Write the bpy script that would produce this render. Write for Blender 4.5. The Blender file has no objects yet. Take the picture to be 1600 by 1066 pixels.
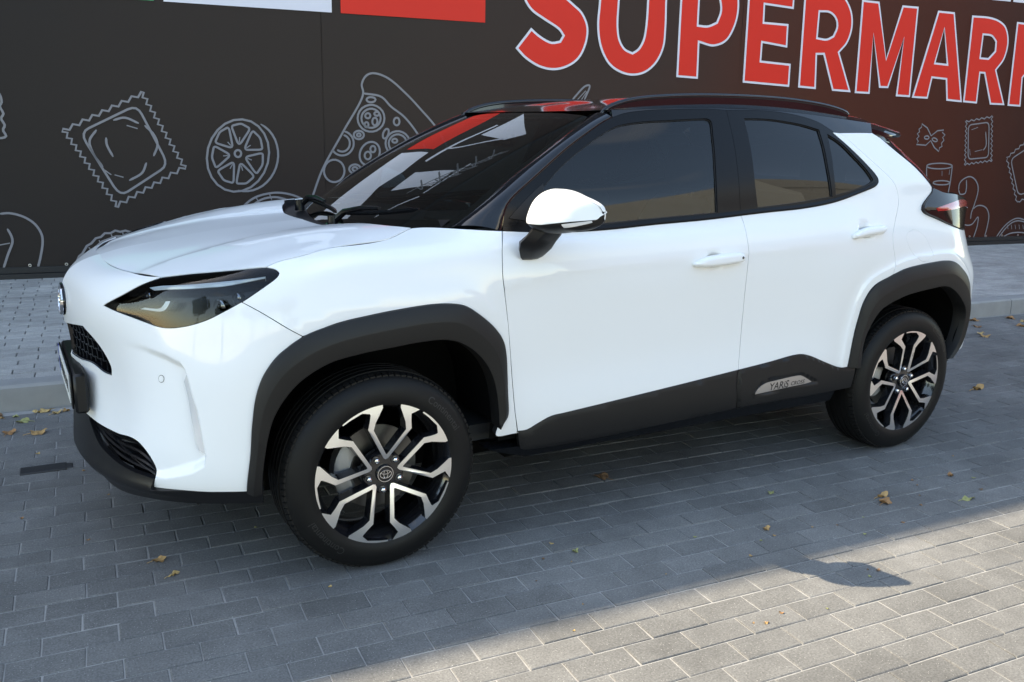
import bpy, math, random
import numpy as np
from mathutils import Vector, Matrix
from mathutils.geometry import delaunay_2d_cdt

random.seed(7); rng = np.random.default_rng(7)
scene = bpy.context.scene
COL = scene.collection
R = math.radians

# ------------------------------------------------------------------ camera
cam_d = bpy.data.cameras.new('camera'); cam = bpy.data.objects.new('camera', cam_d); COL.objects.link(cam)
def set_camera():
    f, yaw, pit, rol = 1399.917, .5224, -.2297, .0201
    fw = Vector((math.sin(yaw)*math.cos(pit), math.cos(yaw)*math.cos(pit), math.sin(pit)))
    r = Vector((math.cos(yaw), -math.sin(yaw), 0)); u = r.cross(fw)
    c, s = math.cos(rol), math.sin(rol)
    r2 = c*r + s*u; u2 = -s*r + c*u
    m = Matrix((r2, u2, -fw)).transposed().to_4x4(); m.translation = Vector((-1.0121, -3.4127, 1.4155))
    cam.matrix_world = m
    cam_d.sensor_width = 36.0; cam_d.lens = f/1600*36.0; cam_d.clip_start = .05; cam_d.clip_end = 2000
set_camera(); scene.camera = cam

# ------------------------------------------------------------------ sky, sun, exposure
SUN = Vector((.68, -.575, -1.0)).normalized()              # the way the light travels
el = math.asin(-SUN.z); az = math.atan2(-SUN.x, -SUN.y)     # towards the sun, from +Y clockwise
world = bpy.data.worlds.new('World'); scene.world = world; world.use_nodes = True
def build_world():
    nt = world.node_tree; nt.nodes.clear()
    out = nt.nodes.new('ShaderNodeOutputWorld'); bg = nt.nodes.new('ShaderNodeBackground')
    sky = nt.nodes.new('ShaderNodeTexSky'); sky.sky_type = 'NISHITA'; sky.sun_disc = False
    sky.sun_elevation = el; sky.sun_rotation = az; sky.air_density = 1.0; sky.dust_density = .35; sky.ozone_density = 1.6
    tc = nt.nodes.new('ShaderNodeTexCoord'); mp = nt.nodes.new('ShaderNodeMapping'); mp.inputs['Scale'].default_value = (1.6, 1.6, 6.0)
    nz = nt.nodes.new('ShaderNodeTexNoise'); nz.inputs['Scale'].default_value = 2.1; nz.inputs['Detail'].default_value = 7; nz.inputs['Roughness'].default_value = .55
    rp = nt.nodes.new('ShaderNodeValToRGB'); rp.color_ramp.elements[0].position = .55; rp.color_ramp.elements[1].position = .84
    rp.color_ramp.elements[1].color = (.24, .24, .24, 1)
    mx = nt.nodes.new('ShaderNodeMixRGB'); mx.inputs[2].default_value = (6.3, 6.3, 6.4, 1)
    L = nt.links.new
    L(tc.outputs['Generated'], mp.inputs[0]); L(mp.outputs[0], nz.inputs['Vector']); L(nz.outputs['Fac'], rp.inputs[0])
    L(rp.outputs[0], mx.inputs[0]); L(sky.outputs[0], mx.inputs[1]); L(mx.outputs[0], bg.inputs[0])
    bg.inputs[1].default_value = .148
    L(bg.outputs[0], out.inputs[0])
build_world()
sun_d = bpy.data.lights.new('sun', 'SUN'); sun_d.energy = 2.25; sun_d.angle = R(.34); sun_d.color = (1, .95, .88)
sun = bpy.data.objects.new('sun', sun_d); COL.objects.link(sun); sun.rotation_euler = SUN.to_track_quat('-Z', 'Y').to_euler(); sun.location = (-6, 8, 14)
vs = scene.view_settings; vs.view_transform = 'Standard'; vs.look = 'None'; vs.gamma = 1; vs.use_curve_mapping = False
vs.exposure = 2.08
vs.use_white_balance = True; vs.white_balance_temperature = 8250; vs.white_balance_tint = 7      # the camera was balanced for open shade
scene.cycles.use_denoising = True
scene.cycles.max_bounces = 8; scene.cycles.transparent_max_bounces = 12; scene.cycles.glossy_bounces = 5
scene.cycles.caustics_reflective = False; scene.cycles.caustics_refractive = False

# ------------------------------------------------------------------ materials
MAT = {}
def nodes(name):
    m = bpy.data.materials.new(name); m.use_nodes = True; nt = m.node_tree
    b = nt.nodes['Principled BSDF']; MAT[name] = m
    return m, nt, b
def pbr(name, col, rough=.5, metal=0, coat=0, coat_r=.03, spec=.5, bump=None, var=0.0, vscale=8.0):
    m, nt, b = nodes(name)
    b.inputs['Base Color'].default_value = (*col, 1); b.inputs['Roughness'].default_value = rough; b.inputs['Metallic'].default_value = metal
    b.inputs['Coat Weight'].default_value = coat; b.inputs['Coat Roughness'].default_value = coat_r; b.inputs['Specular IOR Level'].default_value = spec
    tc = nt.nodes.new('ShaderNodeTexCoord')
    if var:
        nz = nt.nodes.new('ShaderNodeTexNoise'); nz.inputs['Scale'].default_value = vscale; nz.inputs['Detail'].default_value = 6
        nt.links.new(tc.outputs['Object'], nz.inputs['Vector'])
        rp = nt.nodes.new('ShaderNodeMapRange'); rp.inputs['To Min'].default_value = 1-var; rp.inputs['To Max'].default_value = 1+var
        nt.links.new(nz.outputs['Fac'], rp.inputs['Value'])
        mu = nt.nodes.new('ShaderNodeVectorMath'); mu.operation = 'SCALE'; mu.inputs[0].default_value = col
        nt.links.new(rp.outputs[0], mu.inputs['Scale']); nt.links.new(mu.outputs[0], b.inputs['Base Color'])
        r2 = nt.nodes.new('ShaderNodeMapRange'); r2.inputs['To Min'].default_value = max(.02, rough-.12*var*4); r2.inputs['To Max'].default_value = min(1, rough+.12*var*4)
        nt.links.new(nz.outputs['Fac'], r2.inputs['Value']); nt.links.new(r2.outputs[0], b.inputs['Roughness'])
    if bump:
        nz = nt.nodes.new('ShaderNodeTexNoise'); nz.inputs['Scale'].default_value = bump[0]; nz.inputs['Detail'].default_value = 4
        nt.links.new(tc.outputs['Object'], nz.inputs['Vector'])
        bp = nt.nodes.new('ShaderNodeBump'); bp.inputs['Strength'].default_value = bump[1]; bp.inputs['Distance'].default_value = bump[2]
        nt.links.new(nz.outputs['Fac'], bp.inputs['Height']); nt.links.new(bp.outputs[0], b.inputs['Normal'])
    return m
def glass(name, tint, ior=1.5, rough=0.0, boost=1.0):
    m = bpy.data.materials.new(name); m.use_nodes = True; nt = m.node_tree; nt.nodes.clear(); MAT[name] = m
    out = nt.nodes.new('ShaderNodeOutputMaterial'); mix = nt.nodes.new('ShaderNodeMixShader'); tr = nt.nodes.new('ShaderNodeBsdfTransparent')
    gl = nt.nodes.new('ShaderNodeBsdfGlossy'); fr = nt.nodes.new('ShaderNodeFresnel'); mu = nt.nodes.new('ShaderNodeMath'); mu.operation = 'MULTIPLY'
    mu.use_clamp = True; mu.inputs[1].default_value = boost
    tr.inputs[0].default_value = (*tint, 1); gl.inputs['Roughness'].default_value = rough; gl.inputs[0].default_value = (1, 1, 1, 1); fr.inputs[0].default_value = ior
    nt.links.new(fr.outputs[0], mu.inputs[0]); nt.links.new(mu.outputs[0], mix.inputs[0]); nt.links.new(tr.outputs[0], mix.inputs[1]); nt.links.new(gl.outputs[0], mix.inputs[2])
    nt.links.new(mix.outputs[0], out.inputs[0])
    return m
pbr('white_paint', (.84, .845, .85), .36, coat=.72, coat_r=.02, spec=.12)
pbr('gloss_black', (.006, .007, .010), .10, coat=.5, coat_r=.02, spec=.3)
pbr('satin_black', (.005, .0055, .007), .24, spec=.20)
pbr('cladding', (.0095, .0092, .0095), .48, spec=.33, bump=(900, .25, .0006), var=.08, vscale=5)
pbr('dark_plastic', (.007, .007, .008), .40, spec=.33, bump=(700, .2, .0005))
pbr('liner', (.005, .005, .005), .9, spec=.05)
pbr('seal_gap_shade', (.008, .008, .009), .6)  # window seals, and the dark tone painted as shade inside panel gaps
pbr('tyre', (.0062, .0060, .0060), .52, spec=.24, bump=(260, .15, .001), var=.18, vscale=22)
pbr('tyre_letter', (.018, .018, .018), .5)
pbr('rim_black', (.010, .010, .012), .16, coat=.6)
pbr('machined', (.90, .885, .87), .34, metal=1.0, bump=(500, .04, .0003))
pbr('chrome', (.80, .80, .81), .08, metal=1)
pbr('steel', (.13, .128, .125), .38, metal=1, var=.15, vscale=30)
pbr('caliper', (.30, .30, .31), .5, metal=.7)
pbr('silver_plate', (.52, .50, .49), .38, metal=.85)
pbr('ink_black', (.02, .02, .02), .5)
pbr('plate_white', (.75, .76, .74), .4)
pbr('plate_blue', (.02, .05, .35), .4)
pbr('light_guide', (.78, .82, .86), .18, coat=1)
pbr('reflector', (.22, .23, .25), .10, metal=1)
pbr('red_lens', (.42, .012, .010), .12, coat=1)
pbr('fog_lens', (.82, .84, .87), .12, metal=.35, coat=1)
pbr('seat_cloth', (.055, .054, .056), .9, bump=(300, .3, .001))
pbr('cabin', (.018, .018, .019), .75)
pbr('headliner', (.32, .31, .30), .95)
glass('windscreen_glass', (.40, .46, .44), 1.52, boost=1.5)
glass('side_glass', (.20, .32, .38), 1.5, boost=1.0)
glass('privacy_glass', (.040, .040, .048), 1.5, boost=1.0)
pbr('lamp_black', (.010, .006, .006), .07, spec=.35)
glass('lamp_lens', (.80, .84, .86), 1.38, boost=1.0)

# ------------------------------------------------------------------ object helpers
def link(o, parent=None):
    COL.objects.link(o)
    if parent is not None: o.parent = parent
    return o
def tag(o, label=None, cat=None, group=None, kind=None):
    if label: o['label'] = label
    if cat: o['category'] = cat
    if group: o['group'] = group
    if kind: o['kind'] = kind
    return o
def empty(name, loc=(0, 0, 0), rz=0, parent=None):
    o = bpy.data.objects.new(name, None); o.location = loc; o.rotation_euler = (0, 0, rz); o.empty_display_size = .2
    return link(o, parent)
def mesh(name, V, Fc, mat, parent=None, smooth=True, normals=None, angle=None):
    me = bpy.data.meshes.new(name); me.from_pydata([tuple(map(float, v)) for v in V], [], [tuple(map(int, f)) for f in Fc])
    if mat is not None: me.materials.append(MAT[mat] if isinstance(mat, str) else mat)
    me.update()
    if smooth:
        me.polygons.foreach_set('use_smooth', [True]*len(me.polygons))
        if angle: me.set_sharp_from_angle(angle=R(angle))
    if normals is not None:
        me.normals_split_custom_set_from_vertices([tuple(map(float, n)) for n in normals])
    o = bpy.data.objects.new(name, me)
    return link(o, parent)
class MB:
    def __init__(s): s.v = []; s.f = []
    def add(s, V, Fc):
        o = len(s.v); s.v += [tuple(p) for p in V]; s.f += [tuple(i+o for i in f) for f in Fc]; return s
    def box(s, c, d, rot=None, bev=0):
        x, y, z = (k/2 for k in d)
        if bev:
            b = bev; V = []; 
            for sx in (-1, 1):
                for sy in (-1, 1):
                    for sz in (-1, 1):
                        V += [(sx*(x-b), sy*(y-b), sz*z), (sx*(x-b), sy*y, sz*(z-b)), (sx*x, sy*(y-b), sz*(z-b))]
            import bmesh
            bm = bmesh.new(); [bm.verts.new(v) for v in V]; r = bmesh.ops.convex_hull(bm, input=bm.verts[:]); bm.verts.index_update()
            bm.verts.ensure_lookup_table(); V = [v.co.copy() for v in bm.verts]; Fc = [[v.index for v in f.verts] for f in bm.faces]; bm.free()
        else:
            V = [Vector((sx*x, sy*y, sz*z)) for sx in (-1, 1) for sy in (-1, 1) for sz in (-1, 1)]
            Fc = [(0, 1, 3, 2), (4, 6, 7, 5), (0, 4, 5, 1), (2, 3, 7, 6), (0, 2, 6, 4), (1, 5, 7, 3)]
        c = Vector(c)
        V = [(rot @ Vector(v) if rot is not None else Vector(v)) + c for v in V]
        return s.add(V, Fc)
    def tube(s, pts, r, n=10, cap=True, ry=None):
        P = [Vector(p) for p in pts]; rs = r if isinstance(r, (list, tuple)) else [r]*len(P)
        V = []; Fc = []; up = None
        for i, p in enumerate(P):
            t = (P[min(i+1, len(P)-1)]-P[max(i-1, 0)]).normalized()
            if up is None: up = Vector((0, 0, 1)) if abs(t.z) < .9 else Vector((0, 1, 0))
            a = t.cross(up).normalized(); b = a.cross(t).normalized(); up = b
            for k in range(n):
                q = 2*math.pi*k/n; V.append(p + a*(rs[i]*math.cos(q)) + b*((ry or 1)*rs[i]*math.sin(q)))
        for i in range(len(P)-1):
            for k in range(n):
                k2 = (k+1) % n; Fc.append((i*n+k, i*n+k2, (i+1)*n+k2, (i+1)*n+k))
        if cap: Fc.append(tuple(range(n))[::-1]); Fc.append(tuple(range((len(P)-1)*n, len(P)*n)))
        return s.add(V, Fc)
    def loft(s, rings, closed=True, caps=True):
        n = len(rings[0]); V = [p for r in rings for p in r]; Fc = []
        for i in range(len(rings)-1):
            for k in range(n if closed else n-1):
                k2 = (k+1) % n; Fc.append((i*n+k, i*n+k2, (i+1)*n+k2, (i+1)*n+k))
        if caps and closed: Fc.append(tuple(range(n))[::-1]); Fc.append(tuple(range((len(rings)-1)*n, len(rings)*n)))
        return s.add(V, Fc)
    def revolve(s, prof, c, n=64, closed=False):       # prof: (offset along -y, radius); axis along y through c
        V = []; Fc = []; m = len(prof)
        for k in range(n):
            a = 2*math.pi*k/n
            for d, r in prof: V.append((c[0]+r*math.cos(a), c[1]-d, c[2]+r*math.sin(a)))
        for k in range(n):
            k2 = (k+1) % n
            for i in range(m if closed else m-1):
                i2 = (i+1) % m; Fc.append((k*m+i, k*m+i2, k2*m+i2, k2*m+i))
        return s.add(V, Fc)
    def build(s, name, mat, parent=None, smooth=True, angle=40):
        return mesh(name, s.v, s.f, mat, parent, smooth, None, angle)
def mirror_y(o, parent, name=None):
    """the same part on the car's other side"""
    me = o.data.copy(); n = len(me.vertices); co = np.empty(n*3); me.vertices.foreach_get('co', co); co = co.reshape(-1, 3); co[:, 1] *= -1
    me.vertices.foreach_set('co', co.ravel()); me.flip_normals(); me.update()
    c = bpy.data.objects.new(name or o.name.split('.')[0], me); return link(c, parent)

# ------------------------------------------------------------------ curved sheet surfaces
def nat_M(t):
    n = len(t); A = np.zeros((n, n)); B = np.zeros((n, n)); h = np.diff(t); A[0, 0] = A[-1, -1] = 1
    for i in range(1, n-1):
        A[i, i-1] = h[i-1]; A[i, i] = 2*(h[i-1]+h[i]); A[i, i+1] = h[i]
        B[i, i-1] = 6/h[i-1]; B[i, i+1] = 6/h[i]; B[i, i] = -6/h[i-1]-6/h[i]
    return np.linalg.solve(A, B)
def basis(t, M, x):
    x = np.asarray(x, float); n = len(t); i = np.clip(np.searchsorted(t, x, side='right')-1, 0, n-2)
    h = t[i+1]-t[i]; a = (t[i+1]-x)/h; b = (x-t[i])/h; lo = x < t[0]; hi = x > t[-1]
    out = np.zeros((len(x), n)); r = np.arange(len(x)); out[r, i] += a; out[r, i+1] += b
    c = np.where(lo | hi, 0, (a**3-a)*h*h/6); d = np.where(lo | hi, 0, (b**3-b)*h*h/6)
    out += c[:, None]*M[i]+d[:, None]*M[i+1]
    if lo.any():
        h0 = t[1]-t[0]; s = np.zeros(n); s[0] -= 1/h0; s[1] += 1/h0; s += -(h0/3)*M[0]-(h0/6)*M[1]
        e = np.zeros(n); e[0] = 1; out[lo] = e+(x[lo]-t[0])[:, None]*s
    if hi.any():
        h0 = t[-1]-t[-2]; s = np.zeros(n); s[-2] -= 1/h0; s[-1] += 1/h0; s += (h0/6)*M[-2]+(h0/3)*M[-1]
        e = np.zeros(n); e[-1] = 1; out[hi] = e+(x[hi]-t[-1])[:, None]*s
    return out
class Net:
    """a smooth sheet through a table of points P[column][row] = (x, half width, z)"""
    def __init__(s, P, u=None, v=None):
        s.P = np.array(P, float); s.P[:, :, 1] *= -1
        du = np.linalg.norm(np.diff(s.P, axis=0), axis=2).mean(1); dv = np.linalg.norm(np.diff(s.P, axis=1), axis=2).mean(0)
        s.u = np.concatenate([[0], np.cumsum(du)]); s.v = np.concatenate([[0], np.cumsum(dv)])
        if u: s.u, s.v = np.array(u), np.array(v)
        s.Mu = nat_M(s.u); s.Mv = nat_M(s.v)
    def __call__(s, uv):
        uv = np.atleast_2d(uv); return np.einsum('ki,ijc,kj->kc', basis(s.u, s.Mu, uv[:, 0]), s.P, basis(s.v, s.Mv, uv[:, 1]))
    def nrm(s, uv, e=3e-3):
        uv = np.atleast_2d(uv); n = np.cross(s(uv+[e, 0])-s(uv-[e, 0]), s(uv+[0, e])-s(uv-[0, e]))
        return n/np.linalg.norm(n, axis=1, keepdims=True)
def smooth_line(pts, step=.008):
    P = np.array(pts, float)
    if len(P) < 3:
        n = max(2, int(np.linalg.norm(P[-1]-P[0])/step)+1); return np.linspace(P[0], P[-1], n)
    t = np.concatenate([[0], np.cumsum(np.sqrt(np.linalg.norm(np.diff(P, axis=0), axis=1))+1e-6)])
    L = np.linalg.norm(np.diff(P, axis=0), axis=1).sum(); n = max(len(P)*2, int(L/step)+1)
    # centripetal Catmull-Rom
    Q = np.vstack([2*P[0]-P[1], P, 2*P[-1]-P[-2]]); T = np.concatenate([[t[0]-(t[1]-t[0])], t, [t[-1]+(t[-1]-t[-2])]])
    out = []
    for x in np.linspace(t[0], t[-1], n):
        i = int(np.clip(np.searchsorted(T, x, side='right')-1, 1, len(P)-1)); t0, t1, t2, t3 = T[i-1:i+3]; p0, p1, p2, p3 = Q[i-1:i+3]
        a1 = (t1-x)/(t1-t0)*p0+(x-t0)/(t1-t0)*p1; a2 = (t2-x)/(t2-t1)*p1+(x-t1)/(t2-t1)*p2; a3 = (t3-x)/(t3-t2)*p2+(x-t2)/(t3-t2)*p3
        b1 = (t2-x)/(t2-t0)*a1+(x-t0)/(t2-t0)*a2; b2 = (t3-x)/(t3-t1)*a2+(x-t1)/(t3-t1)*a3
        out.append((t2-x)/(t2-t1)*b1+(x-t1)/(t2-t1)*b2)
    return np.array(out)
def ring(*segs, step=.008):
    """closed outline from smooth segments (corner at every joint), counter-clockwise"""
    P = np.vstack([smooth_line(s, step) for s in segs]); keep = [0]
    for i in range(1, len(P)):
        if np.linalg.norm(P[i]-P[keep[-1]]) > step*.3: keep.append(i)
    P = P[keep]
    if np.linalg.norm(P[0]-P[-1]) < step*.3: P = P[:-1]
    x, y = P.T
    if (x*np.roll(y, -1)-np.roll(x, -1)*y).sum() < 0: P = P[::-1]
    return P
def inset(P, d):
    a = P-np.roll(P, 1, 0); b = np.roll(P, -1, 0)-P
    na = np.stack([-a[:, 1], a[:, 0]], 1)/np.linalg.norm(a, axis=1, keepdims=True); nb = np.stack([-b[:, 1], b[:, 0]], 1)/np.linalg.norm(b, axis=1, keepdims=True)
    m = na+nb; l = (m*m).sum(1, keepdims=True); m = m*2/np.maximum(l, .8)/2
    return P+m*d
def inside(P, q):
    x, y = q[:, 0], q[:, 1]; r = np.zeros(len(q), bool); n = len(P)
    for i in range(n):
        x1, y1 = P[i]; x2, y2 = P[(i+1) % n]
        if y1 == y2: continue
        c = ((y1 > y) != (y2 > y)) & (x < (x2-x1)*(y-y1)/(y2-y1)+x1); r ^= c
    return r
def dist(P, q, closed=True):
    d = np.full(len(q), 1e9); n = len(P)
    for i in range(n if closed else n-1):
        a, b = P[i], P[(i+1) % n]; ab = b-a; t = np.clip(((q-a)@ab)/max(ab@ab, 1e-12), 0, 1); d = np.minimum(d, np.linalg.norm(q-a-t[:, None]*ab, axis=1))
    return d
def fill(outer, holes=(), grid=.025, lines=()):
    """triangulated region in sheet coordinates -> points, triangles, boundary loops"""
    lo, hi = outer.min(0), outer.max(0)
    g = np.stack(np.meshgrid(np.arange(lo[0]+grid/2, hi[0], grid), np.arange(lo[1]+grid/2, hi[1], grid), indexing='ij'), -1).reshape(-1, 2)
    if len(g):
        ok = inside(outer, g) & (dist(outer, g) > grid*.45)
        for h in holes: ok &= ~inside(h, g) & (dist(h, g) > grid*.45)
        for l in lines: ok &= dist(np.asarray(l), g, False) > grid*.3
        g = g[ok]
    pts = [outer]+list(holes); E = []; k = 0; loops = []
    for p in pts: E += [(k+i, k+(i+1) % len(p)) for i in range(len(p))]; loops.append(list(range(k, k+len(p)))); k += len(p)
    for l in lines:
        l = np.asarray(l); pts.append(l); E += [(k+i, k+i+1) for i in range(len(l)-1)]; k += len(l)
    pts.append(g); P = np.vstack(pts)
    r = delaunay_2d_cdt([Vector(p) for p in P], E, [], 0, 1e-7)
    V = np.array([tuple(v) for v in r[0]]); T = np.array([f for f in r[2] if len(f) == 3])
    remap = {}
    for new, olds in enumerate(r[3]):
        for o in olds: remap[o] = new
    c = V[T].mean(1); ok = inside(outer, c)
    for h in holes: ok &= ~inside(h, c)
    T = T[ok]
    a, b, cc = V[T[:, 0]], V[T[:, 1]], V[T[:, 2]]; ar = (b[:, 0]-a[:, 0])*(cc[:, 1]-a[:, 1])-(b[:, 1]-a[:, 1])*(cc[:, 0]-a[:, 0])
    T[ar < 0] = T[ar < 0][:, ::-1]
    return V, T, [[remap[i] for i in l] for l in loops]
def sheet_geo(net, outer, holes=(), off=0, edge=.012, grid=.025, disp=None, lines=(), lip=.0015, skip=None):
    V, T, loops = fill(outer, holes, grid, lines)
    N = net.nrm(V); S = net(V); o = off + (disp(V) if disp is not None else 0)
    if disp is not None:
        e = 2e-3
        def full(q): return net(q)+net.nrm(q)*(off+disp(q))[:, None]
        S = full(V); n = np.cross(full(V+[e, 0])-full(V-[e, 0]), full(V+[0, e])-full(V-[0, e])); n /= np.linalg.norm(n, axis=1, keepdims=True)
        NN = np.where((n*N).sum(1, keepdims=True) > .2, n, N)
    else:
        S = S+N*off; NN = N
    verts = [S]; norms = [NN]; faces = [T]; k = len(S); dark = [np.zeros(len(T), int)]
    if edge:
        for loop in loops:
            L = np.array(loop); p = S[L]; n = N[L]; q = V[L]
            tg = np.roll(p, -1, 0)-np.roll(p, 1, 0); tg /= np.linalg.norm(tg, axis=1, keepdims=True)+1e-12
            outw = np.cross(tg, n)      # to the right of travel = outward for ccw outer loops
            if loop is not loops[0]:
                x, y = q.T
                if (x*np.roll(y, -1)-np.roll(x, -1)*y).sum() > 0: outw = -outw
            m = len(L)
            a = p; b = p-n*min(edge, .0035); c3 = p-n*edge
            nn = outw
            verts += [a, b, b, c3]; norms += [(n*.35+outw*.94), outw, outw, outw]
            ii = np.arange(m); jj = (ii+1) % m
            fl = (loop is not loops[0])
            x, y = q.T; ccw = (x*np.roll(y, -1)-np.roll(x, -1)*y).sum() > 0
            for st_ in (0, 2):
                if st_ and edge <= .0035: continue
                f1 = np.stack([k+st_*m+ii, k+st_*m+m+ii, k+st_*m+m+jj], 1); f2 = np.stack([k+st_*m+ii, k+st_*m+m+jj, k+st_*m+jj], 1)
                if fl and ccw: f1 = f1[:, ::-1]; f2 = f2[:, ::-1]
                faces += [f1, f2]; dark += [np.full(2*m, 1 if st_ else 0)]
            k += 4*m
    sheet_geo.dark = np.concatenate(dark)
    return np.vstack(verts), np.vstack(norms), np.vstack(faces)
def sheet(name, net, outer, mat, parent, side=1, both=False, **kw):
    V, N, F_ = sheet_geo(net, outer, **kw)
    if both:
        V2 = V*[1, -1, 1]; N2 = N*[1, -1, 1]; F2 = F_[:, ::-1]+len(V); V = np.vstack([V, V2]); N = np.vstack([N, N2]); F_ = np.vstack([F_, F2])
    elif side < 0:
        V = V*[1, -1, 1]; N = N*[1, -1, 1]; F_ = F_[:, ::-1]
    dk = sheet_geo.dark; dk = np.concatenate([dk, dk]) if both else dk
    o = mesh(name, V, F_, mat, parent, True, N)
    if dk.any() and mat == 'white_paint':
        o.data.materials.append(MAT['seal_gap_shade']); o.data.polygons.foreach_set('material_index', dk.astype(np.int32)); o.data.update()  # deep edge flanges coloured dark, putting shade into the panel gaps
    return o
def strip(name, net, A, B, prof, mat, parent, side=1, n=90):
    """moulding between two lines of a sheet; prof = (share of the way from A to B, height above the sheet)"""
    def res(P):
        P = smooth_line(P, .006); t = np.concatenate([[0], np.cumsum(np.linalg.norm(np.diff(P, axis=0), axis=1))]); x = np.linspace(0, t[-1], n)
        return np.stack([np.interp(x, t, P[:, 0]), np.interp(x, t, P[:, 1])], 1)
    a, b = res(A), res(B); V = []
    for s, h in prof:
        q = a+(b-a)*min(max(s, 0), 1); V.append(net(q)+net.nrm(q)*h)
    V = np.array(V); m = len(prof); Fc = [(i*n+j, i*n+j+1, (i+1)*n+j+1, (i+1)*n+j) for i in range(m-1) for j in range(n-1)]
    V = V.reshape(-1, 3)
    d = net(a[n//2:n//2+1])[0]-net(b[n//2:n//2+1])[0]
    # orient outwards
    p = V[[Fc[(m//2-1)*(n-1)+n//2][k] for k in range(3)]]; nn = np.cross(p[1]-p[0], p[2]-p[0])
    if nn@net.nrm(((a+b)/2)[n//2:n//2+1])[0] < 0: Fc = [f[::-1] for f in Fc]
    if side < 0: V = V*[1, -1, 1]; Fc = [f[::-1] for f in Fc]
    return mesh(name, V, Fc, mat, parent, True, None, 38)

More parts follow.
